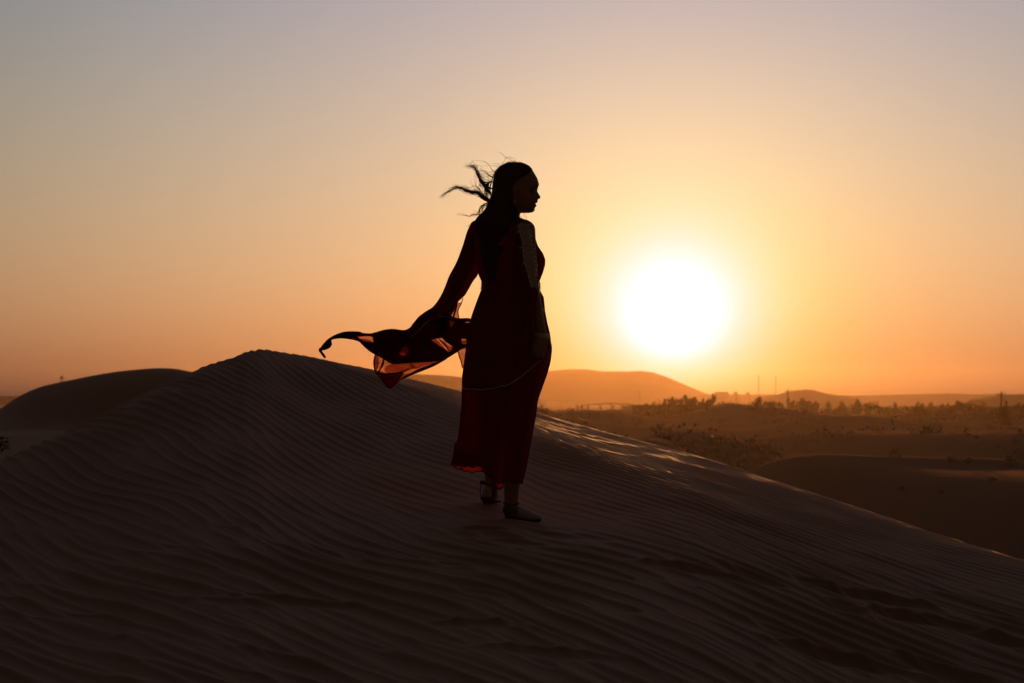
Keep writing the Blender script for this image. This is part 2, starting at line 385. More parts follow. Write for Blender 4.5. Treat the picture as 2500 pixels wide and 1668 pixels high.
hill([(1850, 972), (1900, 963), (1930, 955), (1965, 951), (1985, 952), (2015, 961), (2050, 966), (2090, 974)], 1500, 100, 55)
hill([(1600, 972), (1740, 962), (1850, 963), (1900, 963), (2000, 966), (2060, 965), (2100, 966), (2200, 963), (2320, 961), (2370, 963), (2500, 961), (2700, 958), (3100, 962), (3600, 970)], 2200, 200, 57)
hill([(2380, 975), (2430, 967), (2500, 963), (2600, 957), (2800, 952), (3100, 965), (3300, 980)], 1200, 100, 59)
hill([(-2400, 970), (-1500, 955), (-600, 962), (-200, 966), (0, 966), (60, 967), (300, 965), (700, 966)], 2000, 200, 61)

# ------------------------------------------------------------------ haze
HB = 3200.0
Hc = [(-HB, -HB, -9.2), (HB, -HB, -9.2), (HB, HB, -9.2), (-HB, HB, -9.2), (-HB, -HB, 42), (HB, -HB, 42), (HB, HB, 42), (-HB, HB, 42)]
Hf = [(0, 3, 2, 1), (4, 5, 6, 7), (0, 1, 5, 4), (1, 2, 6, 5), (2, 3, 7, 6), (3, 0, 4, 7)]
M_haze = bpy.data.materials.new('haze'); M_haze.use_nodes = True
M_haze.node_tree.nodes.clear()
pv = M_haze.node_tree.nodes.new('ShaderNodeVolumePrincipled'); mo = M_haze.node_tree.nodes.new('ShaderNodeOutputMaterial')
pv.inputs['Color'].default_value = (*HAZE_COL, 1); pv.inputs['Density'].default_value = HAZE_D; pv.inputs['Anisotropy'].default_value = HAZE_G
M_haze.node_tree.links.new(pv.outputs[0], mo.inputs['Volume'])
if HAZE: tag(link('haze', mesh('haze', Hc, Hf, False), M_haze), kind='stuff')

# ------------------------------------------------------------------ the woman
def catmull(pts, n):
    p = np.asarray(pts, float); m = len(p)
    t = np.linspace(0, m - 1, n); i = np.clip(t.astype(int), 0, m - 2); f = (t - i)[:, None]
    g = lambda k: p[np.clip(k, 0, m - 1)]
    p0, p1, p2, p3 = g(i - 1), g(i), g(i + 1), g(i + 2)
    return 0.5 * ((2 * p1) + (-p0 + p2) * f + (2 * p0 - 5 * p1 + 4 * p2 - p3) * f * f + (-p0 + 3 * p1 - 3 * p2 + p3) * f ** 3)
def tube(path, rad, n=8, V=None, F=None, flat=1.0, cap=True):
    """tube along a 3-D path with per-point radius; appended to V, F"""
    if V is None: V, F = [], []
    p = np.asarray(path, float); m = len(p)
    r = np.interp(np.linspace(0, 1, m), np.linspace(0, 1, len(np.atleast_1d(rad))), np.atleast_1d(rad)) if np.ndim(rad) else np.full(m, rad)
    T = np.gradient(p, axis=0); T /= np.maximum(np.linalg.norm(T, axis=1, keepdims=True), 1e-9)
    up = np.array([0, 1.0, 0.05]); base = len(V)
    for i in range(m):
        a = np.cross(T[i], up); a /= max(np.linalg.norm(a), 1e-9); b = np.cross(a, T[i])
        for k in range(n):
            q = 2 * math.pi * k / n
            V.append(tuple(p[i] + r[i] * (a * math.cos(q) + b * math.sin(q) * flat)))
    for i in range(m - 1):
        for k in range(n):
            F.append((base + i * n + k, base + i * n + (k + 1) % n, base + (i + 1) * n + (k + 1) % n, base + (i + 1) * n + k))
    if cap:
        F.append(tuple(base + k for k in range(n))[::-1]); F.append(tuple(base + (m - 1) * n + k for k in range(n)))
    return V, F
def pp(l): return [tuple(P(*q)) for q in l]
def sphere(c, r, V, F, sx=1, sy=1, sz=1, n=12, m=8):
    b = len(V); c = Vector(c)
    for i in range(m + 1):
        ph = math.pi * i / m
        for k in range(n):
            q = 2 * math.pi * k / n
            V.append((c.x + r * sx * math.sin(ph) * math.cos(q), c.y + r * sy * math.sin(ph) * math.sin(q), c.z + r * sz * math.cos(ph)))
    for i in range(m):
        for k in range(n):
            F.append((b + i * n + k, b + (i + 1) * n + k, b + (i + 1) * n + (k + 1) % n, b + i * n + (k + 1) % n))
def capsule(pts, rads, V, F, n=16, sub=10, flat=1.0):
    """closed limb with round ends through photo-anchored joints"""
    q = catmull(np.array(pp(pts)), sub * (len(pts) - 1) + 1); r = catmull(np.array(rads)[:, None], len(q))[:, 0]
    d0 = q[0] - q[1]; d0 /= np.linalg.norm(d0); d1 = q[-1] - q[-2]; d1 /= np.linalg.norm(d1)
    a = [q[0] + d0 * r[0] * s for s in (0.95, 0.7, 0.35)]; b = [q[-1] + d1 * r[-1] * s for s in (0.35, 0.7, 0.95)]
    path = np.vstack([a, q, b]); rr = np.concatenate([[r[0] * .3, r[0] * .71, r[0] * .94], r, [r[-1] * .94, r[-1] * .71, r[-1] * .3]])
    tube(path, rr, n, V, F, flat)
def loft(rings, n=64, folds=None, V=None, F=None, t0=0, t1=2 * math.pi, power=2.0, cap=False):
    if V is None: V, F = [], []
    b = len(V); closed = abs(t1 - t0 - 2 * math.pi) < 1e-6
    for ri, (py, l, r, hd, dc) in enumerate(rings):
        c, a = (l + r) / 2, (r - l) / 2
        for k in range(n):
            q = t0 + (t1 - t0) * k / (n if closed else n - 1)
            cx, sx = math.cos(q), math.sin(q)
            e = 2.0 / power
            x = c + a * math.copysign(abs(cx) ** e, cx); d = dc + hd * math.copysign(abs(sx) ** e, sx)
            pyy = py
            if folds: x, pyy, d = folds(x, py, d, q, ri, a, hd, c, dc)
            V.append(tuple(P(x, pyy, d)))
    m = len(rings)
    for i in range(m - 1):
        for k in range(n if closed else n - 1):
            F.append((b + i * n + k, b + i * n + (k + 1) % n, b + (i + 1) * n + (k + 1) % n, b + (i + 1) * n + k))
    if cap:
        F.append(tuple(b + k for k in range(n))[::-1]); F.append(tuple(b + (m - 1) * n + k for k in range(n)))
    return V, F
def resample(tab, n):
    tab = np.array(tab, float); s = np.linspace(tab[0, 0], tab[-1, 0], n)
    out = [s]
    for c in range(1, tab.shape[1]):
        v = np.interp(s, tab[:, 0], tab[:, c]); k = np.array([1, 2, 3, 2, 1.]) / 9
        if n > 30: v = np.convolve(np.pad(v, 2, 'edge'), k, 'valid')
        out.append(v)
    return np.stack(out, 1)

M_skin = mat('skin', (0.28, 0.16, 0.11), 0.55, 0.35, var=0.15, vscale=30, bump=0.2, bscale=900, bdist=0.0006)
M_hair = mat('hair', (0.010, 0.007, 0.006), 0.75, 0.1, bump=0.5, bscale=500, bdist=0.002)
M_cord = mat('cord', (0.66, 0.58, 0.50), 0.6, 0.4)
M_trim = mat('pale_trim', (0.92, 0.84, 0.74), 0.7, 0.3)
M_crochet = mat('crochet', (0.75, 0.64, 0.52), 0.85, 0.2, var=0.55, vscale=260, bump=0.4, bscale=700, bdist=0.001)
M_shoe = mat('white_leather', (0.55, 0.53, 0.50), 0.5, 0.4, var=0.2, vscale=40)
M_strap = mat('dark_leather', (0.05, 0.02, 0.018), 0.6, 0.4)
M_metal = mat('gilt', (0.62, 0.50, 0.36), 0.35, 0.5, metallic=0.8)
M_nail = mat('nail_varnish', (0.35, 0.03, 0.03), 0.3, 0.5)
M_eye = mat('eye', (0.35, 0.32, 0.30), 0.3, 0.5)
def cloth(name, dif, tcol, tw, trl, wl):
    m = bpy.data.materials.new(name); m.use_nodes = True; t = m.node_tree; t.nodes.clear()
    o = t.nodes.new('ShaderNodeOutputMaterial')
    tr = t.nodes.new('ShaderNodeBsdfTransparent'); tr.inputs[0].default_value = (*tcol, 1)
    df = t.nodes.new('ShaderNodeBsdfDiffuse'); df.inputs[0].default_value = (*dif, 1)
    tl = t.nodes.new('ShaderNodeBsdfTranslucent'); tl.inputs[0].default_value = (*trl, 1)
    tc_ = t.nodes.new('ShaderNodeTexCoord'); nz = t.nodes.new('ShaderNodeTexNoise'); nz.inputs['Scale'].default_value = 14; nz.inputs['Detail'].default_value = 3
    mp = t.nodes.new('ShaderNodeMapping'); mp.inputs['Scale'].default_value = (0.35, 0.5, 3.2); mp.inputs['Rotation'].default_value = (0, 0.25, 0)
    t.links.new(tc_.outputs['Object'], mp.inputs['Vector']); t.links.new(mp.outputs[0], nz.inputs['Vector'])
    mr = t.nodes.new('ShaderNodeMapRange'); mr.inputs[1].default_value = 0.3; mr.inputs[2].default_value = 0.7; mr.inputs[3].default_value = max(0, tw * 0.72); mr.inputs[4].default_value = min(1, tw * 1.28)
    t.links.new(nz.outputs['Fac'], mr.inputs[0])
    a = t.nodes.new('ShaderNodeMixShader'); a.inputs[0].default_value = wl
    t.links.new(df.outputs[0], a.inputs[1]); t.links.new(tl.outputs[0], a.inputs[2])
    b = t.nodes.new('ShaderNodeMixShader'); t.links.new(mr.outputs[0], b.inputs[0])
    t.links.new(a.outputs[0], b.inputs[1]); t.links.new(tr.outputs[0], b.inputs[2]); t.links.new(b.outputs[0], o.inputs['Surface'])
    return m
M_gown = cloth('crimson_gown', (0.27, 0.016, 0.013), (0.40, 0.02, 0.012), 0.09, (0.13, 0.006, 0.004), 0.5)
M_ruff = cloth('crimson_ruffle', (0.10, 0.008, 0.007), (0.5, 0.05, 0.02), 0.14, (0.17, 0.009, 0.005), 0.6)
M_chif = cloth('crimson_chiffon', (0.08, 0.009, 0.008), (0.72, 0.40, 0.34), 0.48, (0.10, 0.008, 0.006), 0.5)
M_fold = cloth('crimson_hem', (0.07, 0.006, 0.006), (0.5, 0.05, 0.04), 0.02, (0.3, 0.01, 0.01), 0.3)

person = empty('person', P(1240, 1265, 0), 'woman in a long dark red gown, sheer sleeve blown out to the left', 'person')
Minv = Matrix.Translation(-person.location)
def part(name, V, F, m, parent=None, smooth=True, label=None):
    me = mesh(name, V, F, smooth)
    o = link(name, me, m)
    par = parent or person
    if par is person: me.transform(Minv)
    else: me.transform(Minv)
    o.parent = par
    if label: o['label'] = label
    return o

# ---- body: one continuous skin
BV, BF = [], []
prof = np.array([(396, 1262), (399, 1281), (404, 1291), (410.6, 1297.6), (421.8, 1304), (434.5, 1311.5), (445.7, 1315.2), (452, 1316.3), (458.5, 1313.6), (464, 1312), (468, 1312.6), (474.4, 1316.4), (480.8, 1320.4), (484, 1320),
                 (486, 1317), (487.8, 1311), (491, 1313.6), (494, 1313), (496.5, 1308.5), (498.5, 1306.6), (501.5, 1311.4), (504.7, 1309), (508.5, 1305.4), (512.7, 1306.2), (516, 1305), (519, 1299), (520.5, 1290)])
face = np.array([(396, 1262), (399, 1280), (404, 1290), (410.6, 1296.6), (421.8, 1302.5), (434.5, 1308.5), (445.7, 1311.5), (452, 1312), (458.5, 1308), (464, 1304.5), (468, 1303.5), (474.4, 1305), (480.8, 1305.5), (487, 1305.5),
                 (491, 1306), (496.5, 1304.5), (501.5, 1304.5), (508, 1301.5), (512.7, 1301), (516, 1299), (519, 1293), (520.5, 1284)])
bk = np.array([(396, 1240), (402, 1226), (412, 1217), (430, 1210), (450, 1208), (470, 1211), (485, 1219), (500, 1230), (520.5, 1238)])
wd = np.array([(396, .018), (400, .036), (408, .055), (422, .070), (445, .077), (465, .075), (485, .067), (500, .058), (510, .047), (517, .036), (520.5, .022)])
n = 96
for py in np.linspace(396.5, 520.4, 90):
    xf = np.interp(py, face[:, 0], face[:, 1]); xp = np.interp(py, prof[:, 0], prof[:, 1]); xb = np.interp(py, bk[:, 0], bk[:, 1]); w = np.interp(py, wd[:, 0], wd[:, 1])
    c = xb + (xf - xb) * 0.45
    nw = 0.0145 if 462 < py < 488 else (0.024 if py < 506 else 0.026)
    if py < 460: nw = 0.045
    for k in range(n):
        q = 2 * math.pi * k / n; cx, sx = math.cos(q), math.sin(q)
        a = (xf - c) if cx > 0 else (c - xb)
        x = c + a * math.copysign(abs(cx) ** 0.86, cx); d = w * math.copysign(abs(sx) ** 0.86, sx)
        if cx > 0:
            x += (xp - xf) * math.exp(-(d / nw) ** 2)
            sock = math.exp(-((abs(d) - 0.031) / 0.014) ** 2 - ((py - 465.5) / 5.5) ** 2)      # eye sockets
            x -= 6.0 * sock
            x += 2.5 * math.exp(-((abs(d) - 0.038) / 0.016) ** 2 - ((py - 482) / 7) ** 2)       # cheeks
        BV.append(tuple(P(x, py, d + 0.0)))
m = 90
for i in range(m - 1):
    for k in range(n): BF.append((i * n + k, i * n + (k + 1) % n, (i + 1) * n + (k + 1) % n, (i + 1) * n + k))
BF.append(tuple(range(n))[::-1]); BF.append(tuple((m - 1) * n + k for k in range(n)))
capsule([(1250, 492, 0), (1246, 520, 0.0), (1236, 552, 0.0)], [0.052, 0.047, 0.058], BV, BF, 24)
capsule([(1256, 487, -.077), (1256, 498, -.074)], [0.010, 0.006], BV, BF, 10, 4)                                   # ear
# torso and pelvis
loft([(534, 1215, 1262, .05, 0), (546, 1180, 1280, .08, 0), (565, 1165, 1296, .105, 0), (600, 1170, 1306, .115, 0), (635, 1175, 1318, .125, 0.01), (665, 1178, 1312, .115, 0), (697, 1184, 1308, .10, 0), (730, 1178, 1316, .12, 0), (780, 1162, 1326, .14, 0),
      (840, 1155, 1332, .15, 0), (890, 1160, 1326, .14, 0), (930, 1168, 1310, .12, 0)], 40, V=BV, F=BF, power=2.2, cap=True)
capsule([(1200, 890, .04), (1205, 1000, .10), (1200, 1090, .17), (1200, 1160, .27), (1200, 1200, .30)], [.085, .065, .055, .034, .032], BV, BF, 24)   # left leg
capsule([(1272, 890, -.03), (1268, 1010, -.04), (1254, 1110, -.06), (1250, 1180, -.06), (1247, 1235, -.06)], [.085, .062, .048, .038, .030], BV, BF, 24)  # right leg
capsule([(1244, 1244, -.06), (1266, 1249, -.05), (1293, 1257, -.04), (1312, 1262, -.03)], [.028, .026, .018, .009], BV, BF, 16)
capsule([(1199, 1205, .30), (1203, 1208, .38), (1206, 1212, .46), (1208, 1213, .50)], [.032, .030, .026, .015], BV, BF, 16)
capsule([(1174, 576, .13), (1148, 627, .17), (1123, 685, .20), (1103, 735, .21), (1090, 768, .21)], [.044, .043, .038, .031, .025], BV, BF, 20)   # left arm
capsule([(1282, 562, -.12), (1288, 630, -.15), (1297, 700, -.165), (1308, 760, -.175), (1321, 814, -.18)], [.048, .042, .036, .033, .025], BV, BF, 20)  # right arm
# right hand: palm, four curled fingers, thumb down along the thigh
def finger(pts, r0, r1): capsule(pts, np.linspace(r0, r1, len(pts)), BV, BF, 12, 5)
capsule([(1322, 815, -.18), (1321, 832, -.183), (1318, 848, -.185)], [.026, .034, .031], BV, BF, 18)
finger([(1331, 846, -.175), (1336, 862, -.178), (1336, 878, -.185), (1334, 888, -.192)], .0095, .0068)     # index
finger([(1322, 850, -.195), (1325, 866, -.212), (1322, 872, -.205), (1317, 866, -.188)], .0095, .007)
finger([(1313, 849, -.198), (1315, 864, -.216), (1312, 869, -.207), (1309, 862, -.190)], .009, .0068)
finger([(1304, 844, -.196), (1305, 858, -.212), (1303, 863, -.203), (1303, 856, -.188)], .0082, .006)
finger([(1338, 830, -.165), (1343, 846, -.158), (1343, 860, -.16), (1341, 870, -.166)], .0105, .0075)      # thumb
# left hand inside the sleeve
capsule([(1090, 770, .20), (1084, 784, .205), (1080, 796, .21)], [.024, .029, .025], BV, BF, 16)
for k in range(4): finger([(1073 + 5 * k, 798, .19 + .012 * k), (1069 + 5 * k, 810, .19 + .012 * k), (1070 + 5 * k, 818 - k, .20 + .012 * k)], .0085, .006)
finger([(1093, 784, .18), (1096, 797, .17), (1093, 806, .17)], .010, .007)
me = mesh('body', BV, BF); tmp = bpy.data.objects.new('tmp', me); sc.collection.objects.link(tmp)
md = tmp.modifiers.new('r', 'REMESH'); md.mode = 'VOXEL'; md.voxel_size = 0.0036; md.adaptivity = 0.0
ms = tmp.modifiers.new('s', 'SMOOTH'); ms.factor = 0.5; ms.iterations = 1
dg = bpy.context.evaluated_depsgraph_get(); dg.update()
body_me = bpy.data.meshes.new_from_object(tmp.evaluated_get(dg)); bpy.data.objects.remove(tmp)
body_me.name = 'body'; body_me.transform(Minv); body_me.materials.clear()
body_me.polygons.foreach_set('use_smooth', np.ones(len(body_me.polygons), bool))
body = link('body', body_me, M_skin); body.parent = person
for s in (-1, 1):
    V, F = [], []; sphere(P(1304, 466, s * 0.031), 0.0105, V, F); part('eye', V, F, M_eye, body)
V, F = [], []                                            # lashes and brows
for s in (-1, 1):
    for k in range(7): tube(pp([(1308 + k * .5, 464.5, s * (.024 + .003 * k)), (1313, 463.5, s * (.023 + .0035 * k)), (1316.5, 461, s * (.022 + .004 * k))]), [.0007, .0004], 4, V, F)
    tube(pp([(1312, 455.5, s * .014), (1311.5, 452.5, s * .028), (1306, 453, s * .044)]), [.0022, .0012], 6, V, F)
part('eyelashes', V, F, M_hair, body)['kind'] = 'stuff'
V, F = [], []; sphere(P(1333.5, 889, -.198), .005, V, F, .8, .6, 1.2, 8, 6); part('fingernail', V, F, M_nail, body)

# ---- gown
LT = [(531, 1228), (536, 1200), (541, 1172), (548, 1158), (560, 1156), (600, 1158), (640, 1163), (671, 1168), (690, 1176.5), (696, 1177), (706, 1175.5), (727, 1167), (760, 1155), (780, 1148.5), (837, 1139.5), (895, 1131), (920, 1128), (950, 1127.3), (1006, 1126), (1019, 1124.3), (1067, 1121.6), (1105, 1117.6), (1120, 1111)]
RT = [(531, 1268), (534, 1277), (539, 1287), (546, 1296), (554, 1298.4), (573, 1302), (584, 1308), (600, 1313), (619, 1326), (634, 1331.4), (647, 1331), (665, 1326), (688, 1317), (707, 1317.7), (726, 1327.8), (760, 1331), (791, 1337), (815, 1343), (837, 1346), (858, 1347.7), (883, 1344.6), (907, 1338.5), (934, 1329), (968, 1317), (982, 1313), (1014, 1309), (1051, 1302.4), (1102, 1293), (1140, 1286.3), (1180, 1276.5)]
LT, RT = np.array(LT), np.array(RT)
HD = np.array([(531, .055), (546, .105), (580, .125), (635, .135), (665, .125), (697, .112), (726, .13), (780, .152), (840, .165), (890, .165), (950, .155), (1050, .165), (1140, .18), (1180, .18)])
def ring(py): return (py, np.interp(py, LT[:, 0], LT[:, 1]), np.interp(py, RT[:, 0], RT[:, 1]), np.interp(py, HD[:, 0], HD[:, 1]), 0.0)
hemx = np.array([1100, 1111, 1127, 1143, 1159, 1175, 1191, 1200, 1208, 1220, 1231, 1240, 1276, 1300]); hemy = np.array([1112, 1132, 1137, 1138.5, 1141, 1136, 1144, 1160, 1176, 1182, 1175, 1178, 1180, 1180])
def gown_fold(x, py, d, q, ri, a, hd, c, dc):
    low = max(0, (py - 720) / 460); s2 = math.sin(q) ** 2
    f = low * 0.10 * s2 * (math.sin(9 * q + 0.6) + 0.6 * math.sin(17 * q + 2 + py * 0.004))
    f += 0.02 * s2 * math.sin(13 * q + py * 0.02) * (1 - low)
    d = dc + (d - dc) * (1 + f * 1.6); x = c + (x - c) * (1 + f * 0.5)
    if py > 950:
        t = (py - 950) / 230; py = 950 + t * (np.interp(x, hemx, hemy) + (14 * max(0, math.sin(q)) if x < 1230 else -4 * max(0, math.sin(q))) - 950)
        if x < 1180: x -= 12 * t ** 6 * (1 - (x - 1100) / 80) ; py += 1.5 * t ** 4 * math.sin(x * .35)
    return x, py, d
gown_rings = [ring(py) for py in np.concatenate([np.linspace(531, 720, 60), np.linspace(724, 1180, 110)])]
V, F = loft(gown_rings, 150, gown_fold, power=2.15)
gown = part('gown', V, F, M_gown)
# rolled hem of the gown
hem = np.array(V[-150:]); hem = np.vstack([hem, hem[:1]])
Vh, Fh = tube(hem, 0.0028, 6, cap=False); part('hem', Vh, Fh, M_fold, gown)
# small wind-caught ruffle at the left of the hem
V, F = [], []
for i, t_ in enumerate(np.linspace(0, 1, 14)):
    for k, s_ in enumerate(np.linspace(0, 1, 40)):
        x = 1119 - 16 * t_ * (1 - s_) ** 1.5 + 72 * s_; py = 1098 + 30 * t_ + 12 * t_ * s_ + 2.2 * t_ * math.sin(s_ * 19); d = -.03 + .05 * t_ * math.sin(s_ * 23) + .02 * s_
        V.append(tuple(P(x, py, d)))
for i in range(13):
    for k in range(39): F.append((i * 40 + k, i * 40 + k + 1, (i + 1) * 40 + k + 1, (i + 1) * 40 + k))
part('ruffle', V, F, M_ruff, gown)
Vh, Fh = tube(np.array(V[-40:]), 0.0022, 6); part('hem', Vh, Fh, M_fold, gown)

# ---- cape over the back, its pale cord edge sweeping up to the right hand
cx = np.array([1127, 1150, 1180, 1207, 1222, 1233, 1245, 1262, 1276, 1290, 1305, 1320, 1330]); cy = np.array([948.5, 950, 951, 947.5, 943, 941.5, 938, 926, 917, 905, 892, 879, 868])
def cape_fold(x, py, d, q, ri, a, hd, c, dc):
    s2 = math.sin(q) ** 2; low = max(0, (py - 700) / 250)
    d = d - 0.012 - 0.010 * s2 - 0.012 * low * s2 * math.sin(8 * q + 1)
    if x > 1262: d -= 0.055 * min(1, (x - 1262) / 25) * max(0, 1 - max(0, py - 560) / 260)
    t = (py - 536) / (950 - 536); py = 536 + t * (np.interp(x, cx, cy) - 536)
    return x, py, d
rr = []
for py in np.linspace(536, 950, 110):
    r = ring(py); rr.append((py, r[1] + 0.2, min(r[2] - 0.5, 1306 + 0.0 * py), r[3], 0.0))
V, F = loft(rr, 120, cape_fold, t0=math.pi, t1=2 * math.pi - 0.02, power=2.15)
cape = part('cape', V, F, M_gown)
def front_d(x, py, off):
    _, l, r, hd, dc = ring(py); u_ = min(0.98, abs(x - (l + r) / 2) / ((r - l) / 2)); return dc - hd * 1.13 * (1 - u_ ** 2.15) ** (1 / 2.15) - off
q_ = catmull(list(zip(cx[:-1], cy[:-1])), 110)
Vh, Fh = tube([tuple(P(a_, b_ + .6 * math.sin(a_ * .21), front_d(a_, b_, .030 + .035 * max(0, (a_ - 1285) / 35)))) for a_, b_ in q_[1:]], 0.0014, 6); part('edge_cord', Vh, Fh, M_cord, cape)

# ---- right sleeve with crochet panel
V, F = [], []
capsule([(1279, 556, -.115), (1283, 600, -.145), (1289, 650, -.158), (1296, 695, -.168), (1299, 712, -.170)], [.040, .043, .040, .036, .030], V, F, 28, 14)
rs_ = part('sleeve', V, F, M_gown, label='fitted right sleeve')
lpan = catmull([(1270, 544), (1267, 556), (1268, 568), (1272, 581), (1276, 606), (1277, 627), (1282, 650), (1288, 668), (1294, 691), (1300, 705), (1306, 712)], 90)
rpan = catmull([(1296, 547), (1298, 552), (1297.5, 570), (1299, 592), (1303, 618), (1305, 639), (1308, 658), (1309, 673), (1309.5, 688), (1311.5, 700), (1312.6, 711)], 90)
def arm_d(x, py):
    c = np.interp(py, [545, 600, 650, 712], [1279, 1283, 1289, 1299]); dc = np.interp(py, [545, 600, 650, 712], [-.115, -.145, -.158, -.170]); r = np.interp(py, [545, 600, 650, 695, 712], [.042, .045, .042, .038, .034]) / 0.00193
    return dc - math.sqrt(max(0.0, r * r - (x - c) ** 2)) * 0.00193
V, F = [], []; W_ = 15
for i in range(90):
    for k in range(W_):
        s_ = k / (W_ - 1); x = lpan[i, 0] * (1 - s_) + rpan[i, 0] * s_; py = lpan[i, 1] * (1 - s_) + rpan[i, 1] * s_
        V.append(tuple(P(x, py, min(arm_d(x, py), np.interp(py, [545, 712], [-.13, -.175])) - .006 - .0012 * ((i + k) % 2))))
for i in range(89):
    for k in range(W_ - 1): F.append((i * W_ + k, i * W_ + k + 1, (i + 1) * W_ + k + 1, (i + 1) * W_ + k))
panel = part('crochet_panel', V, F, M_crochet, rs_, smooth=False)
def scroll(cx_, cy_, r, s, rot, V, F):
    pts = []; r *= 1.25
    for t_ in np.linspace(0, 1, 16):
        a = rot + s * t_ * 4.6; q = r * (1.0 - 0.72 * t_)
        pts.append((cx_ + q * math.cos(a), cy_ + q * math.sin(a)))
    pts = [(cx_ + r * math.cos(rot) - s * 0 , cy_ + r * math.sin(rot) - 3.5)] + pts
    tube([tuple(P(x, y, min(arm_d(x, y), np.interp(y, [545, 712], [-.12, -.17])) - .016)) for x, y in pts], .0014, 5, V, F)
V, F = [], []
for (x, y, r) in [(1266, 552, 3.6), (1266, 568, 3.8), (1272, 577, 3), (1275, 587, 3.8), (1277, 596, 3), (1270.5, 606, 3.6), (1279, 615, 4.2), (1280, 627, 3.4), (1278.5, 645, 3.6), (1286, 653, 4.2), (1289, 664, 3.2), (1291, 676, 3), (1296, 690, 3)]:
    scroll(x, y, r, -1, 0.3, V, F)
for (x, y, r) in [(1298, 577, 3.2), (1300, 589, 3), (1301, 599, 3), (1305.5, 609, 3.4), (1303, 618, 3.2), (1305, 628, 3.2), (1306, 638, 2.8), (1311, 648, 3.4), (1308.5, 660, 3), (1309, 672, 2.6), (1310, 684, 2.4)]:
    scroll(x, y, r, 1, 2.8, V, F)
tube([tuple(P(x - .4, y, min(arm_d(x, y), -.13) - .008)) for x, y in rpan[::3]], .0014, 5, V, F)
tube([tuple(P(x + .4, y, min(arm_d(x, y), -.13) - .008)) for x, y in lpan[::3]], .0014, 5, V, F)
part('scroll_trim', V, F, M_trim, rs_)['kind'] = 'stuff'
# beaded belt
V, F = [], []
def beltring(py, g):
    l, r = np.interp(py, LT[:, 0], LT[:, 1]), np.interp(py, RT[:, 0], RT[:, 1]); h = np.interp(py, HD[:, 0], HD[:, 1])
    return (py, l - g, r + g, h + g * .002 + .012, 0)
loft([beltring(p, g) for p, g in ((688, .2), (690, 1.3), (697, 1.6), (704, 1.3), (707, .2))], 90, V=V, F=F, power=2.15)
belt = part('belt', V, F, M_fold)
V, F = [], []
for py in (691, 695, 699, 703, 706):
    b_ = beltring(py, 2.0)
    for k in range(70):
        q = 2 * math.pi * (k + .5 * (py % 2)) / 70; cq, sq = math.cos(q), math.sin(q)
        sphere(P((b_[1] + b_[2]) / 2 + (b_[2] - b_[1]) / 2 * math.copysign(abs(cq) ** .93, cq), py, b_[3] * math.copysign(abs(sq) ** .93, sq)), .0022, V, F, n=6, m=4)
part('beads', V, F, M_metal, belt)['kind'] = 'stuff'

# ---- left sleeve
S = [(1168, 535, 1186, 545, .02), (1152, 542.5, 1188, 558, .05), (1144.5, 556, 1186, 580, .06), (1139, 569, 1182, 600, .06), (1129, 602, 1174, 643, .06), (1114, 641, 1166.5, 671, .058), (1097, 673, 1155, 687, .06), (1086, 701, 1141.5, 711, .065), (1074, 726, 1132.5, 724, .07), (1056, 750, 1112, 743, .075), (1030, 767, 1092, 767, .07), (1014, 785, 1088, 781, .06)]
S = np.array(S, float); St = catmull(S, 80); V, F = [], []; N = 60
for i, (lx, ly, rx, ry, hd) in enumerate(St):
    t_ = i / 79; dc = .12 + .09 * t_
    for k in range(N):
        q = 2 * math.pi * k / N; c_, s_ = math.cos(q), math.sin(q)
        u_ = (1 + c_) / 2; fold = 1 + .16 * t_ * s_ * s_ * math.sin(7 * q + 6 * t_)
        V.append(tuple(P(lx + (rx - lx) * u_, ly + (ry - ly) * u_, dc + hd * s_ * fold)))
for i in range(79):
    for k in range(N): F.append((i * N + k, i * N + (k + 1) % N, (i + 1) * N + (k + 1) % N, (i + 1) * N + k))
ls = part('sleeve', V, F, M_gown, label='wide left sleeve')

# ---- the blown drape of the left sleeve: layered chiffon
def inside(poly, x, y):
    p = np.array(poly, float); c = np.zeros(np.shape(x), bool); j = len(p) - 1
    for i in range(len(p)):
        xi, yi, xj, yj = p[i, 0], p[i, 1], p[j, 0], p[j, 1]
        cond = ((yi > y) != (yj > y)) & (x < (xj - xi) * (y - yi) / (yj - yi + 1e-12) + xi)
        c ^= cond; j = i
    return c
def near_edge(polys, x, y):
    best = np.full(np.shape(x), 1e9); bx, by = x.copy(), y.copy()
    for poly in polys:
        p = np.array(poly, float); q = np.roll(p, -1, 0)
        for a, b in zip(p, q):
            ab = b - a; L = max(ab @ ab, 1e-9); t_ = np.clip(((x - a[0]) * ab[0] + (y - a[1]) * ab[1]) / L, 0, 1)
            ex, ey = a[0] + t_ * ab[0], a[1] + t_ * ab[1]; dd = (x - ex) ** 2 + (y - ey) ** 2
            m_ = dd < best; best[m_] = dd[m_]; bx[m_] = ex[m_]; by[m_] = ey[m_]
    return bx, by
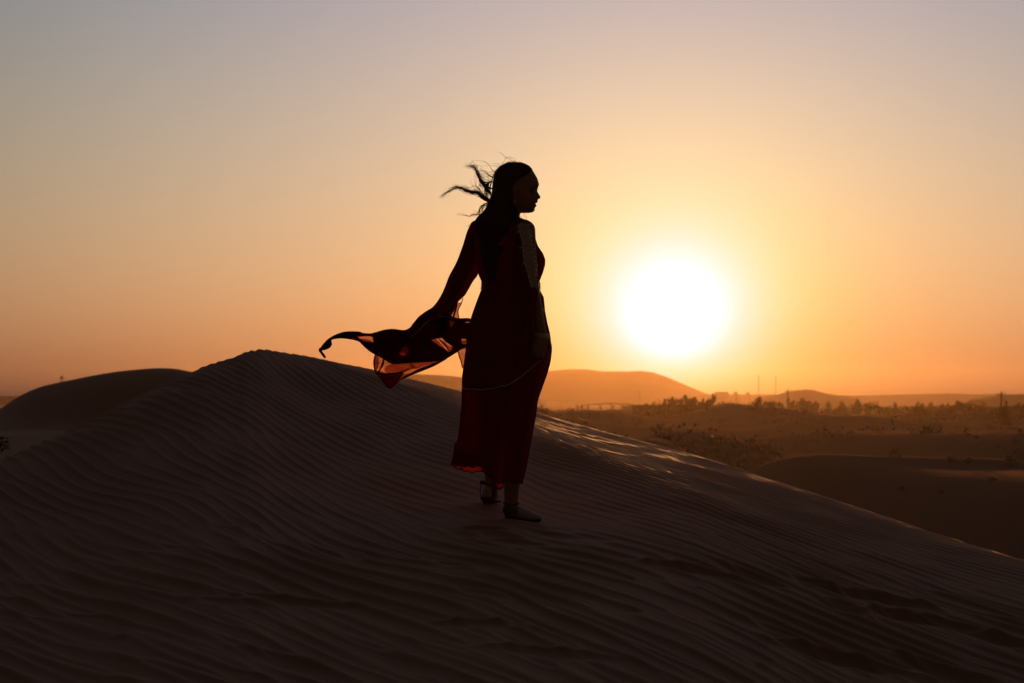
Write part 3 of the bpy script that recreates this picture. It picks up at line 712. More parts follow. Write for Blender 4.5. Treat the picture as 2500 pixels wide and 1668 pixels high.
def sheet(poly, holes, dfun, cell=2.2, V=None, F=None):
    if V is None: V, F = [], []
    p = np.array(poly); x0, y0 = p.min(0) - cell; x1, y1 = p.max(0) + cell
    gx = np.arange(x0, x1 + cell, cell); gy = np.arange(y0, y1 + cell, cell)
    X, Y = np.meshgrid(gx, gy)
    cxm, cym = (X[:-1, :-1] + cell / 2), (Y[:-1, :-1] + cell / 2)
    keep = inside(poly, cxm, cym)
    for h in holes: keep &= ~inside(h, cxm, cym)
    used = np.zeros(X.shape, int)
    for a, b in ((0, 0), (0, 1), (1, 0), (1, 1)): used[a:a + keep.shape[0], b:b + keep.shape[1]] += keep
    edge_ = (used > 0) & (used < 4)
    ex, ey = near_edge([poly] + list(holes), X[edge_], Y[edge_])
    X = X.copy(); Y = Y.copy(); X[edge_] = ex; Y[edge_] = ey
    idx = -np.ones(X.shape, int); idx[used > 0] = np.arange((used > 0).sum()) + len(V)
    xs, ys = X[used > 0], Y[used > 0]; ds = dfun(xs, ys)
    yy_ = FIG_Y + ds
    V += list(zip(((xs - 1250) / FPX * yy_).tolist(), yy_.tolist(), (CAMZ - (ys - HOR) / FPX * yy_).tolist()))
    for i, j in zip(*np.nonzero(keep)): F.append((int(idx[i, j]), int(idx[i, j + 1]), int(idx[i + 1, j + 1]), int(idx[i + 1, j])))
    return V, F
def smooth_poly(p, k=4): 
    p = np.array(p, float); q = np.vstack([p[-2:], p, p[:3]]); c = catmull(q, (len(q) - 1) * k + 1); return c[2 * k:(2 + len(p)) * k]
# loose edge of the cape hanging over the forearm
V, F = sheet(smooth_poly([(1284, 690), (1298, 700), (1311, 706), (1310, 735), (1308, 775), (1306.5, 806), (1303, 822), (1290, 842), (1276, 830), (1270, 780), (1274, 720)]), [], lambda x, y: -.222 + .010 * np.sin(x * .35) + .0006 * (1306 - x))
part('cape_fold', V, F, M_gown, cape)
TOPE = [(781, 855), (784, 847), (789, 840), (803, 826), (827, 813.8), (849, 809.2), (879, 809.8), (884, 812.5), (907, 813.8), (934.5, 806), (959, 803), (985, 806), (1000, 800.5), (1006, 793), (1014, 783), (1026, 770), (1054, 752), (1075, 750), (1094, 768), (1119, 777), (1152, 781)]
W_OUT = smooth_poly(TOPE + [(1152, 830), (1152, 862), (1135, 852), (1118, 856.6), (1112, 861), (1097, 870), (1066, 885.7), (1026, 901), (1010, 909), (990, 919), (968, 935), (950, 948.5), (931, 925.5), (918, 910), (913.5, 897), (912, 883), (916, 866), (898, 855), (882, 840), (877, 835), (861, 830), (833.5, 826.5), (813, 829), (809, 833), (811, 840), (806, 849), (796, 854), (788, 856)])
D_OUT = smooth_poly(TOPE + [(1152, 830), (1152, 846), (1135, 849), (1117.5, 858.7), (1100, 869), (1075, 881), (1032, 885), (998, 887), (959, 889), (937, 877.5), (916.6, 867), (898, 855), (882, 840), (877, 835), (861, 830), (833.5, 826.5), (813, 829), (809, 833), (811, 840), (806, 849), (796, 854), (788, 856)])
H1 = [(869, 821), (895, 819.5), (910.6, 820.5), (914, 837.5), (903, 836.6), (889, 833), (879, 828)]
H2 = [(1048.5, 829.8), (1066, 825), (1078, 823.8), (1083, 828), (1092, 837), (1108, 846.8), (1105, 856), (1100, 860), (1098, 863), (1088.5, 855), (1068, 843)]
H3 = [(1126, 826), (1139.6, 827), (1138.7, 842.6), (1126, 839)]
H4 = [(1086, 780), (1098, 781), (1112, 788), (1105, 794), (1100, 801), (1088.5, 796)]
H5 = [(1132, 786), (1140, 785.5), (1147, 786.3), (1147, 788.3), (1138, 788.6)]
def blot(rx, ry, dx, dy): return [(985 + dx + rx * math.cos(a) * (1 + .12 * math.sin(3 * a)) - 3 * math.sin(a), 860 + dy + ry * math.sin(a) * (1 + .1 * math.cos(2 * a))) for a in np.linspace(0, 6.28, 25)[:-1]]
B1, B2, B3 = blot(15, 19, 0, 1), blot(11, 14, 2, -3), blot(7, 9, -2, 3)
H7 = [(858, 825.5), (864, 826), (867, 828), (861, 828)]
def dflow(ph, amp, off):
    def f(x, y):
        u_ = (1150 - x) / 370.0
        fl = (y - 840) * 0.9 + (x - 950) * 0.12
        return .17 + .06 * np.sin(u_ * 3.3 + .4) + off + amp * (np.sin(fl * .13 + ph) + .5 * np.sin(fl * .29 + x * .02 + 2 * ph)) + .006 * np.sin(x * .06 + ph)
    return f
V, F = sheet(W_OUT, [], dflow(0.3, .012, 0.0))
drape = part('drape', V, F, M_chif, ls)
HH = [H1, H2, H3, H5, H7]
for k, (hl, cover) in enumerate([(HH, D_OUT), (HH + [B1], D_OUT), (HH + [H4, B2], D_OUT), (HH + [H4], D_OUT), (HH + [H4, B3], D_OUT), (HH + [H4, B2], D_OUT)]):
    sc_ = (1.0, .94, 1.05, .90, .98, .86)[k]; hl = [[(np.mean([q[0] for q in g]) + (x - np.mean([q[0] for q in g])) * sc_ + .8 * math.sin(k * 2 + x), np.mean([q[1] for q in g]) + (yv - np.mean([q[1] for q in g])) * sc_ + .7 * math.cos(k * 3 + yv)) for x, yv in g] for g in hl]
    V, F = sheet(cover, hl, dflow(.3 + .35 * k, .012, -.012 * (k + 1)))
    part('fold_layer', V, F, M_chif, drape)
for k, pl in enumerate([[(929, 911), (950, 916), (988, 905), (968, 935), (950, 948), (931, 925)], [(932, 914), (952, 920), (984, 909), (968, 934), (950, 947), (933, 926)], [(955, 889), (1000, 887), (1012, 897), (985, 910), (950, 913), (938, 901)],
                       [(916, 868), (925, 874), (922, 900), (915, 903), (912, 884)], [(1000, 887), (1040, 885), (1072, 882), (1040, 893), (1010, 901)],
                       [(880, 827), (897, 829), (914, 838), (900, 837), (886, 832)], [(1083, 832), (1096, 845), (1108, 847), (1104, 857), (1097, 862), (1090, 850)], [(1049, 830), (1062, 827), (1084, 848), (1080, 851)], [(1126, 833), (1139, 831), (1139, 843), (1127, 839)]]):
    V, F = sheet(smooth_poly(pl), [], dflow(.5 + .3 * k, .012, -.010 - .006 * k)); part('fold_layer', V, F, M_chif, drape)
# outer and inner hems, the corner panel, streak pleats
def cord3(pts, r, m_, nm, par, off=0.0, f=dflow(0.3, .012, -.03), n=None):
    q = catmull(pts, n or 8 * len(pts)); d = f(q[:, 0], q[:, 1]) + off
    V, F = tube([tuple(P(a, b, c)) for (a, b), c in zip(q, d)], r, 6); return part(nm, V, F, m_, par)
low = [(1118, 857), (1097, 870), (1066, 885.7), (1026, 901), (1010, 909), (990, 919), (968, 935), (950, 947), (931, 925.5), (918, 910), (914, 897), (913, 883), (916, 867)]
cord3(low, .0034, M_fold, 'hem', drape, n=120)
cord3([(1090, 876), (1060, 891), (1030, 903), (1005, 913), (985, 925)], [.002, .006, .007, .006, .002], M_fold, 'hem', drape, n=50)
cord3([(914, 812), (913, 828), (915, 845), (916, 866)], .003, M_fold, 'pleat', drape)
cord3([(937, 878), (934, 890), (928, 901), (924, 912)], [.004, .0055, .004, .002], M_fold, 'pleat', drape)
cord3([(925, 888), (921, 896), (919, 902)], [.001, .002, .001], M_fold, 'pleat', drape)
cord3([(1055, 882), (1054.5, 890)], [.0016, .0016], M_fold, 'pleat', drape)
cord3([(916, 908), (930, 913.5), (950, 914), (975, 910), (1000, 899)], [.002, .005, .006, .004, .001], M_fold, 'pleat', drape, n=40)
cord3([(1070, 826), (1080, 836), (1090, 847), (1097, 858)], [.001, .004, .003, .001], M_fold, 'pleat', drape)
cord3([(784, 850), (781.5, 855), (785, 861), (790, 868), (794, 874)], [.005, .0075, .006, .0065, .005], M_fold, 'knot', drape)
V, F = sheet(smooth_poly([(1117, 855), (1128, 849), (1141, 852), (1141, 880), (1134, 893), (1129, 900), (1124, 880)]), [], dflow(.1, .006, -.02)); part('corner_panel', V, F, M_chif, drape)
cord3([(1117.5, 856), (1121, 869), (1126, 884), (1129.5, 899)], .0028, M_fold, 'hem', drape)
V, F = sheet([(1088, 776), (1100, 756), (1112, 740), (1127, 738), (1120, 752), (1118, 762), (1120.5, 779), (1104, 779)], [], dflow(.1, .006, -.02)); part('cuff_panel', V, F, M_chif, drape)
cord3([(1130, 728), (1126, 742), (1119, 756), (1118.5, 766), (1120.5, 778)], .0022, M_fold, 'hem', drape)
cord3([(1098, 752), (1092, 764), (1080, 775)], [.004, .006, .003], M_fold, 'pleat', drape)
cord3([(1116, 744), (1111, 760), (1106, 777)], [.003, .005, .004], M_fold, 'pleat', drape)
cord3([(998, 826), (1012, 817), (1025.5, 804), (1039, 789), (1049, 783), (1059.6, 781), (1071.5, 773), (1083.4, 772.5), (1098, 775.5), (1117.5, 779), (1148, 782)], [.0006, .0014, .0014, .0014], M_cord, 'edge_cord', drape, off=-.06, n=80)
cord3([(1114, 786), (1120, 782), (1131, 780), (1146, 781)], .0009, M_cord, 'edge_cord', drape, off=-.06)

# ---- hair
HT = [(396.0, 1248, 1268, .022), (398, 1236, 1280, .042), (401, 1228, 1286, .055), (405, 1220, 1292.5, .066), (411, 1214.5, 1298, .076), (418, 1210.5, 1301, .082), (426, 1207.5, 1298, .086), (434, 1205, 1288, .088), (442, 1203.5, 1277, .089), (455, 1202, 1268, .088), (475, 1199.5, 1265, .086),
      (486, 1195, 1264, .082), (494, 1191, 1264, .08), (510, 1185.5, 1264, .078), (520, 1176, 1265, .08), (528, 1167, 1263, .085), (536, 1161, 1262, .09), (548, 1158, 1256, .09), (575, 1163, 1246, .075), (610, 1171, 1238, .06), (650, 1180, 1228, .045), (690, 1192, 1215, .02)]
Ht = resample(HT, 130); V, F = [], []; N = 110
for i, (py, l, r, hd) in enumerate(Ht):
    dc = -0.09 * max(0, min(1, (py - 500) / 60)) - .02 * (py > 600) ; hd2 = hd if py < 520 else hd * .9
    for k in range(N):
        q = 2 * math.pi * k / N; c_, s_ = math.cos(q), math.sin(q); w_ = 1 + .016 * math.sin(23 * q + 3 * math.sin(py * .05)) * min(1, (py - 396) / 40) + .01 * math.sin(41 * q + py * .02)
        x = (l + r) / 2 + (r - l) / 2 * math.copysign(abs(c_) ** .9, c_) * (1 + .012 * math.sin(9 * q + py * .11) + .006 * math.sin(py * .9) if py < 500 else w_); d = dc + hd2 * math.copysign(abs(s_) ** .9, s_) * w_
        if c_ > 0 and 420 < py < 500: x -= 0
        V.append(tuple(P(x, py, d)))
for i in range(129):
    for k in range(N): F.append((i * N + k, i * N + (k + 1) % N, (i + 1) * N + (k + 1) % N, (i + 1) * N + k))
F.append(tuple(range(N))[::-1]); F.append(tuple(129 * N + k for k in range(N)))
hair = part('hair', V, F, M_hair)
hr = np.random.default_rng(3)
V, F = [], []
def strands(pts, cnt, r, jit=4.0, d0=-.02, tip=1.0):
    z = np.array(pts, float) / 6.27 + np.array([1060, 350])
    for c in range(cnt):
        s = np.linspace(0, 1, len(z))[:, None]; w_ = hr.normal(0, 1, z.shape) * jit / 6.27 * (0.35 + np.sin(s * math.pi * 1.0) * .6 + s * 1.1 * tip)
        cut = len(z) if c % 3 else max(3, len(z) - hr.integers(0, 2))
        q = catmull((z + w_)[:cut], cut * 8)
        dd = d0 + hr.normal(0, .012) + np.linspace(0, hr.normal(0, .03), len(q))
        tube([tuple(P(a, b, c_)) for (a, b), c_ in zip(q, dd)], [r, r, r * .8, r * .25], 5, V, F)
strands([(870, 760), (800, 680), (720, 590), (685, 510), (655, 440), (625, 375), (590, 350), (545, 354), (505, 358)], 12, .0008, 9)
strands([(870, 770), (810, 690), (730, 600), (690, 520), (660, 460)], 6, .0011, 8, tip=.3)
strands([(860, 890), (770, 860), (705, 800), (665, 752), (570, 752), (480, 712), (400, 682), (330, 672), (280, 700), (200, 745), (140, 785), (108, 822)], 12, .0008, 9)
strands([(870, 890), (780, 865), (720, 820), (690, 770), (650, 745), (580, 755), (500, 725)], 7, .0011, 9, tip=.3)
strands([(850, 860), (760, 800), (710, 740), (705, 650), (720, 600)], 5, .0010, 9)
strands([(915, 525), (845, 492), (795, 442), (742, 415), (690, 425)], 7, .0006, 9)
strands([(940, 435), (885, 405), (840, 335), (780, 287), (700, 266), (580, 265)], 2, .0007, 3)
strands([(1045, 305), (1083, 255), (1090, 215), (1050, 185), (1000, 147), (935, 133)], 2, .0005, 3)
strands([(1090, 217), (1160, 212), (1215, 232), (1240, 262), (1258, 292)], 2, .0004, 5)
strands([(1105, 225), (1150, 250), (1185, 265), (1200, 295)], 3, .0004, 8)
strands([(1010, 330), (960, 318), (900, 305), (860, 308)], 2, .0004, 5)
strands([(1000, 350), (900, 345), (800, 335), (720, 355)], 2, .00035, 6)
strands([(850, 895), (765, 930), (705, 985), (690, 1050), (705, 1095)], 6, .0010, 7, tip=.3)
strands([(815, 930), (760, 980), (735, 1040), (715, 1100)], 5, .0008, 8, tip=.3)
strands([(740, 1070), (670, 1092), (600, 1083), (545, 1118), (480, 1100), (400, 1085), (330, 1090)], 5, .0006, 6)
strands([(700, 1062), (620, 1040), (580, 1028), (460, 1022)], 1, .0005, 2)
strands([(760, 780), (700, 715), (640, 660), (580, 665), (540, 685), (455, 658)], 2, .0008, 4)
strands([(632, 655), (629, 600), (610, 530)], 1, .0006, 2)
strands([(1370, 1050), (1362, 1095), (1395, 1140), (1418, 1175)], 2, .0005, 4)
strands([(1378, 1070), (1408, 1125), (1420, 1172)], 2, .0004, 5)
strands([(800, 700), (760, 640), (765, 580), (735, 510)], 4, .0005, 12)
strands([(1000, 365), (940, 430), (900, 510), (870, 620), (850, 720)], 6, .0009, 7, tip=.2)
strands([(890, 560), (865, 640), (855, 720), (860, 800)], 6, .0011, 7, tip=.2)
strands([(760, 600), (810, 600), (825, 630), (800, 680), (780, 760), (800, 850)], 7, .0012, 9, tip=.2)
strands([(950, 440), (880, 430), (830, 445)], 3, .0005, 7)
strands([(940, 470), (860, 475), (760, 455)], 4, .0004, 9)
strands([(700, 790), (640, 780), (540, 778), (480, 770)], 2, .0004, 6)
strands([(870, 870), (800, 850), (745, 820), (715, 770)], 6, .0013, 9, tip=.3)
for k in range(110):                                   # short flyaways along the crown
    a = math.radians(hr.uniform(-165, -25)); x0 = 1258 + 52 * math.cos(a); y0 = 452 + 55 * math.sin(a)
    L_ = hr.uniform(3, 13); z0_ = np.array([(x0, y0), (x0 - L_ * .5 + hr.normal(0, 1), y0 - 2 + hr.normal(0, 1.2)), (x0 - L_ + hr.normal(0, 1), y0 - 3.0 + hr.normal(0, 2))])
    q = catmull(z0_, 10); tube([tuple(P(u_, v_, hr.normal(0, .001))) for u_, v_ in q], [.0005, .0002], 4, V, F)
strands([(850, 700), (790, 650), (720, 575), (685, 505), (652, 430), (622, 375), (585, 352), (530, 352), (480, 345)], 16, .0006, 20, tip=.8)
strands([(850, 880), (760, 845), (700, 790), (655, 745), (570, 745), (480, 706), (400, 678), (330, 668), (270, 705), (190, 750), (100, 830)], 16, .0006, 20, tip=.6)
strands([(900, 600), (820, 560), (760, 500), (720, 450), (690, 400)], 8, .0005, 22, tip=1)
strands([(900, 820), (800, 790), (700, 700), (620, 620), (600, 560)], 7, .0005, 24, tip=1)
strands([(900, 700), (800, 665), (735, 595), (695, 520), (660, 440), (640, 400)], 14, .0011, 13, tip=.9)
strands([(900, 900), (800, 880), (715, 820), (670, 760), (590, 750), (500, 725), (430, 700), (350, 690)], 14, .0010, 12, tip=.9)
strands([(880, 960), (790, 930), (715, 990), (700, 1060), (640, 1100), (560, 1105)], 9, .0008, 12, tip=.9)
strands([(950, 910), (850, 880), (780, 835), (730, 770)], 16, .0016, 13, tip=.5)
strands([(860, 590), (800, 640), (790, 740), (820, 850)], 14, .0015, 14, tip=.5)
strands([(900, 800), (830, 760), (790, 700), (740, 640), (700, 560)], 12, .0011, 12, tip=.5)
part('loose_strands', V, F, M_hair, hair)['kind'] = 'stuff'

# ---- jewellery
def hoop(cx_, cy_, rx, ry, d, r, V, F, tilt=0.0, n=24, dz=0.0):
    pts = [(cx_ + rx * math.cos(a) * math.cos(tilt) - ry * math.sin(a) * math.sin(tilt), cy_ + ry * math.sin(a) * math.cos(tilt) + rx * math.cos(a) * math.sin(tilt), d + dz * math.sin(a)) for a in np.linspace(0, 2 * math.pi, n + 1)]
    tube(pp(pts), r, 6, V, F, cap=False)
V, F = [], []; hoop(1257, 493, 1.8, 4.0, -.094, .0012, V, F, .3); part('earring', V, F, M_metal)
V, F = [], []
for (y, w, r) in ((813, 18.5, .0013), (816.5, 20, .0011), (820, 21, .0014)): hoop(1320.5, y, w, 2.2, -.18, r, V, F, .13, dz=-.034)
wr = part('bracelet', V, F, M_trim)
V, F = [], []
for k in range(34):
    a = 2 * math.pi * k / 34; sphere(P(1320.5 + 19.6 * math.cos(a), 814.8 + 2.2 * math.sin(a) + 2.4 * math.cos(a), -.18 - .036 * math.sin(a)), .0019, V, F, n=6, m=4)
part('beads', V, F, M_trim, wr)['kind'] = 'stuff'
V, F = [], []; hoop(1144.8, 551.5, 1.9, 2.0, .10, .0009, V, F); hoop(1271, 530.3, 2.3, 2.0, -.06, .0009, V, F); hoop(1303, 572, 1.3, 1.3, -.1, .0008, V, F); part('neck_trim', V, F, M_cord, gown)['kind'] = 'stuff'

# ---- shoes
V, F = [], []
capsule([(1266, 1249, -.05), (1280, 1254, -.045), (1298, 1259, -.04), (1316, 1263.5, -.03)], [.028, .027, .0205, .011], V, F, 20, 8)
sh = part('shoe', V, F, M_shoe, label='pale flat shoe on the right foot')
V, F = [], []
capsule([(1243, 1245, -.06), (1246, 1248, -.06), (1252, 1250, -.058)], [.031, .0335, .031], V, F, 20, 6); part('heel_counter', V, F, M_strap, sh)
V, F = [], []
hoop(1248, 1229, 18, 3.5, -.06, .005, V, F, dz=-.034); hoop(1258, 1241, 8, 8, -.075, .003, V, F, .5, dz=-.02); part('ankle_strap', V, F, M_strap, sh)
V, F = [], []; tube(pp([(1233, 1259.5, -.06), (1253, 1262, -.055), (1283, 1266, -.045), (1308, 1268, -.035), (1321, 1268, -.03)]), [.020, .028, .032, .027, .01], 12, V, F, .22)
V = [(x, y, z) for x, y, z in V]
part('sole', V, F, M_strap, sh)
V, F = [], []
capsule([(1191, 1197, .285), (1192, 1207, .30), (1199, 1212, .36), (1204, 1214, .46)], [.027, .031, .031, .025], V, F, 20, 8)
sl = part('shoe', V, F, M_shoe, label='pale heel cup of the left shoe, seen from behind')
V, F = [], []; tube(pp([(1176, 1216, .27), (1186, 1223, .26), (1202, 1224.5, .26), (1221, 1223.5, .29)]), [.009, .013, .012, .006], 10, V, F, 1.6)
capsule([(1190, 1216, .30), (1200, 1220, .40), (1206, 1220, .50)], [.030, .032, .022], V, F, 14, 6); part('sole', V, F, M_strap, sl)
V, F = [], []; hoop(1199, 1180, 17, 4, .27, .005, V, F, dz=-.04)
tube(pp([(1175, 1181, .24), (1172, 1198, .25), (1174, 1214, .26)]), .0022, 6, V, F); tube(pp([(1211, 1183, .24), (1207, 1200, .25), (1205, 1215, .26)]), .005, 6, V, F)
sphere(P(1178, 1178, .23), .011, V, F, 1.2, .7, .9); part('ankle_strap', V, F, M_strap, sl)

# ------------------------------------------------------------------ trees, shrubs, poles and buildings on the plain
def ground_hit(px, py, lo=34.0, hi=2400.0):
    """distance at which the direction of a photo pixel meets the plain"""
    ys = lo * (hi / lo) ** np.linspace(0, 1, 3000); h = (px - 1250) / FPX
    ray = CAMZ - (py - HOR) / FPX * ys; zz = plain_z(h * ys, ys)
    k = np.nonzero(zz >= ray)[0]
    return float(ys[k[0]]) if len(k) else None
def gz(px, y):
    h = (px - 1250) / FPX; return float(plain_z(np.array([h * y]), np.array([y]))[0])
def leaf_cloud(seed, nclump, nleaf, flat, leaf, base=0.12, spread=0.30):
    """unit crown (about 1 wide, 1 high): leaf faces gathered in uneven clumps"""
    r = np.random.default_rng(seed); V, F = [], []
    for c in range(nclump):
        a = r.uniform(0, 2 * math.pi); q = r.uniform(0, 1) ** .6; hz = r.uniform(base, 1)
        env = math.sqrt(max(0.05, 1 - ((hz - flat) / (1.02 - min(flat, .9) if hz > flat else flat + .25)) ** 2)) * .46
        cx, cy, cz = env * q * math.cos(a), env * q * math.sin(a), hz * r.uniform(.82, 1.0)
        s = spread * r.uniform(.35, 1) * .5
        for l in range(nleaf):
            d = r.normal(0, 1, 3); d /= np.linalg.norm(d); p = np.array([cx, cy, cz]) + d * s * r.uniform(.3, 1) * np.array([1, 1, .75])
            if p[2] < 0.01: p[2] = 0.01
            u = r.normal(0, 1, 3); u /= np.linalg.norm(u); w = np.cross(u, r.normal(0, 1, 3)); w /= np.linalg.norm(w)
            L = leaf * r.uniform(.6, 1.4); b = len(V)
            V += [tuple(p - u * L), tuple(p + w * L * .45), tuple(p + u * L), tuple(p - w * L * .45)]; F.append((b, b + 1, b + 2, b + 3))
    return V, F
def stems(seed, n, top, r0):
    r = np.random.default_rng(seed); V, F = [], []
    for k in range(n):
        a = 2 * math.pi * (k + r.uniform(-.3, .3)) / n; q = r.uniform(.12, .30) if n > 1 else 0
        pts = [(0.02 * math.cos(a), .02 * math.sin(a), -.12), (q * .45 * math.cos(a), q * .45 * math.sin(a), top * .5), (q * math.cos(a), q * math.sin(a), top)]
        tube(catmull(pts, 8), [r0, r0 * .7, r0 * .35], 6, V, F)
    return V, F
TREE_K = []
for k, (fl, ncl, bs) in enumerate([(.55, 60, .16), (.75, 54, .22), (.45, 64, .10), (.62, 52, .18)]):
    V, F = leaf_cloud(100 + k, ncl, 40, fl, .048, bs); cm = mesh('tree_crown', V, F, False); cm.materials.append(M_leaf)
    V, F = stems(110 + k, 1, .45, .030); v2, f2 = stems(120 + k, 5, .72, .014)
    b = len(V); V += v2; F += [tuple(i + b for i in f) for f in f2]
    tm = mesh('tree_trunk', V, F); tm.materials.append(M_bark); TREE_K.append((cm, tm))
SHRUB_K = []
for k, (fl, ncl) in enumerate([(.35, 26), (.5, 22), (.3, 30), (.45, 18)]):
    V, F = leaf_cloud(200 + k, ncl, 26, fl, .042, .05, .36); cm = mesh('shrub_foliage', V, F, False); cm.materials.append(M_leaf)
    V, F = stems(210 + k, 6, .6, .012); tm = mesh('shrub_stems', V, F); tm.materials.append(M_bark); SHRUB_K.append((cm, tm))
def plant(kind, k, loc, w, h, label, cat, group, rot):
    t = empty('ghaf_tree' if kind == 'tree' else 'desert_shrub', loc, label, cat, group)
    cm, tm = (TREE_K if kind == 'tree' else SHRUB_K)[k % 4]
    for nm, me_ in (('crown' if kind == 'tree' else 'foliage', cm), ('trunk' if kind == 'tree' else 'stem', tm)):
        o = bpy.data.objects.new(nm, me_); sc.collection.objects.link(o); o.parent = t
        o.scale = (w, w * .9, h); o.rotation_euler = (0, 0, rot)
    return t
ORD = ['first', 'second', 'third', 'fourth', 'fifth', 'sixth', 'seventh', 'eighth', 'ninth', 'tenth', 'eleventh', 'twelfth', 'thirteenth', 'fourteenth', 'fifteenth', 'sixteenth', 'seventeenth', 'eighteenth', 'nineteenth', 'twentieth']
# column, row of the top, width in photo pixels, distance
CL = [(1562, 989, 12), (1581, 986, 16), (1603, 983, 22), (1622, 976, 20), (1644, 971.5, 27), (1662, 983, 18), (1677, 970, 28), (1693, 971, 20), (1713, 975, 17), (1737, 969, 29), (1760, 981, 16), (1590, 992, 26), (1632, 990, 34), (1668, 992, 34), (1705, 993, 34), (1740, 994, 34)]
CLm = sorted(CL)
for i, (px, top, w) in enumerate(CLm):
    y = 400 + 9 * ((i * 7) % 9); z0 = gz(px, y) - .4; zt = CAMZ - (top - HOR) / FPX * y
    plant('tree', i, ((px - 1250) / FPX * y, y, z0), w / FPX * y * 1.9, zt - z0, 'dark tree in the haze under the sun, %s from the left of the thick grove' % ORD[i], 'tree', 'grove of trees below the sun', i * 1.3)
RT_ = [(1866, 975.5, 56, 640, 'wide round tree right of the middle mound, left of the wooden pole'),
       (1906, 983, 26, 760, 'small tree between the wide round tree and the wooden power pole'), (1931, 975, 30, 820, 'tree crown directly behind the wooden power pole'),
       (1966, 974, 46, 800, 'broad hazy tree just right of the wooden power pole'), (1990, 982, 20, 880, 'little tree touching the right side of the broad hazy tree'),
       (2022, 982, 18, 900, 'small tree below the right foot of the round hill'), (2054, 980, 20, 860, 'square-topped dark tree right of the round hill'), (2094, 974, 16, 1150, 'faint tree poking above the haze right of the round hill'),
       (2240, 982, 15, 900, 'narrow tree, left one of the pair halfway to the right pole'), (2250, 986, 18, 940, 'lower tree leaning on the narrow tree halfway to the right pole'), (2273, 983, 20, 980, 'tree standing alone between the pair and the low thicket'),
       (2298, 986, 24, 900, 'low tree, leftmost in the thicket before the right pole'), (2321, 987, 26, 880, 'low tree in the middle of the thicket before the right pole'), (2342, 980, 24, 860, 'tallest tree at the right end of the thicket before the right pole'),
       (2494, 985, 30, 760, 'tree at the right edge of the picture under the far ridge'), (2186, 981, 10, 1000, 'slim faint tree standing alone in the haze'), (2400, 985, 16, 950, 'small faint tree left of the right power pole')]
for i, (px, top, w, y, lab) in enumerate(RT_):
    y *= .68
    z0 = gz(px, y) - .3; zt = CAMZ - (top - HOR) / FPX * y
    plant('tree', i + 1, ((px - 1250) / FPX * y, y, z0), w / FPX * y * 1.3, zt - z0, lab, 'tree', 'scattered trees on the plain', i * 2.1)
# shrubs: column, row of the foot, width, height in photo pixels
SH = [(1607, 1010, 28, 11), (1490, 1021, 22, 8), (1522, 1024, 18, 6), (1462, 1016, 20, 8), (1508, 1040, 22, 8), (1552, 1040, 18, 7), (1618, 1040, 28, 8), (1680, 1041, 26, 8), (1704, 1042, 26, 7), (1735, 1029, 26, 9), (1757, 1020, 30, 11), (1769, 1036, 30, 10),
      (1869, 1037, 22, 8), (1893, 1042, 16, 7), (1840, 1024, 22, 7), (1400, 1028, 20, 8), (1370, 1018, 16, 7), (1335, 1012, 14, 6), (1430, 1036, 22, 8), (1943, 1036, 22, 7), (2010, 1037, 16, 8), (1990, 1022, 20, 12), (1964, 1012, 18, 12), (1984, 1006, 26, 12),
      (2094, 1010, 30, 17), (2127, 1008, 24, 16), (2165, 1010, 38, 16), (2200, 1010, 20, 8), (2045, 1012, 16, 8), (2230, 1012, 22, 9), (2270, 1013, 20, 9), (2319, 1013, 28, 12), (2342, 1016, 30, 14), (2374, 1012, 34, 9), (2490, 1022, 34, 17),
      (2107, 1041, 13, 6), (2158, 1038, 15, 7), (2215, 1032, 14, 6), (2246, 1030, 16, 6), (2290, 1032, 12, 7), (2348, 1034, 13, 8), (2372, 1034, 16, 10), (2232, 1052, 10, 6), (2260, 1054, 16, 9), (2296, 1053, 13, 9), (2420, 1045, 18, 8), (2445, 1042, 14, 7),
      (2490, 1060, 28, 14), (2360, 1068, 26, 11), (2384, 1071, 14, 6), (2336, 1080, 20, 5), (2367, 1095, 18, 9), (2400, 1096, 11, 7), (2439, 1093, 10, 7), (2477, 1084, 32, 13), (2485, 1110, 26, 14), (2464, 1140, 32, 26), (2186, 1116, 32, 17), (2321, 1128, 34, 13), (2365, 1134, 30, 15),
      (2045, 1060, 11, 7), (1943, 1098, 14, 9), (1962, 1097, 10, 7), (1850, 1068, 20, 6), (1835, 1099, 30, 8), (1670, 1066, 20, 8), (1722, 1112, 30, 13), (1746, 1112, 32, 15), (2120, 1046, 20, 5), (1905, 1056, 22, 5), (2420, 1178, 30, 12), (2300, 1205, 26, 10), (2200, 1198, 22, 9)]
def band(py):
    for lim, s in ((1015, 'the far scrub line'), (1030, 'the band below the scrub line'), (1046, 'the grey slope band'), (1075, 'the middle slopes'), (1103, 'the lower slopes'), (9999, 'the nearest hollow')):
        if py <= lim: return s
cnt = {}
for i, (px, py, w, h) in enumerate(sorted(SH)):
    y = ground_hit(px, py)
    if y is None: y = 420.0
    z0 = gz(px, y); b_ = band(py); cnt[b_] = cnt.get(b_, 0) + 1
    size = 'large' if w >= 28 else ('small' if w <= 15 else 'middling')
    shp = 'rounded' if h / w > .5 else 'low spreading'
    plant('shrub', i, ((px - 1250) / FPX * y, y, z0 - .05 * h / FPX * y), w / FPX * y * 1.1, h / FPX * y * 1.15, '%s %s shrub, %s from the left on %s' % (size, shp, ORD[(cnt[b_] - 1) % 20], b_), 'shrub', 'desert shrubs dotted over the plain', i * 1.7)
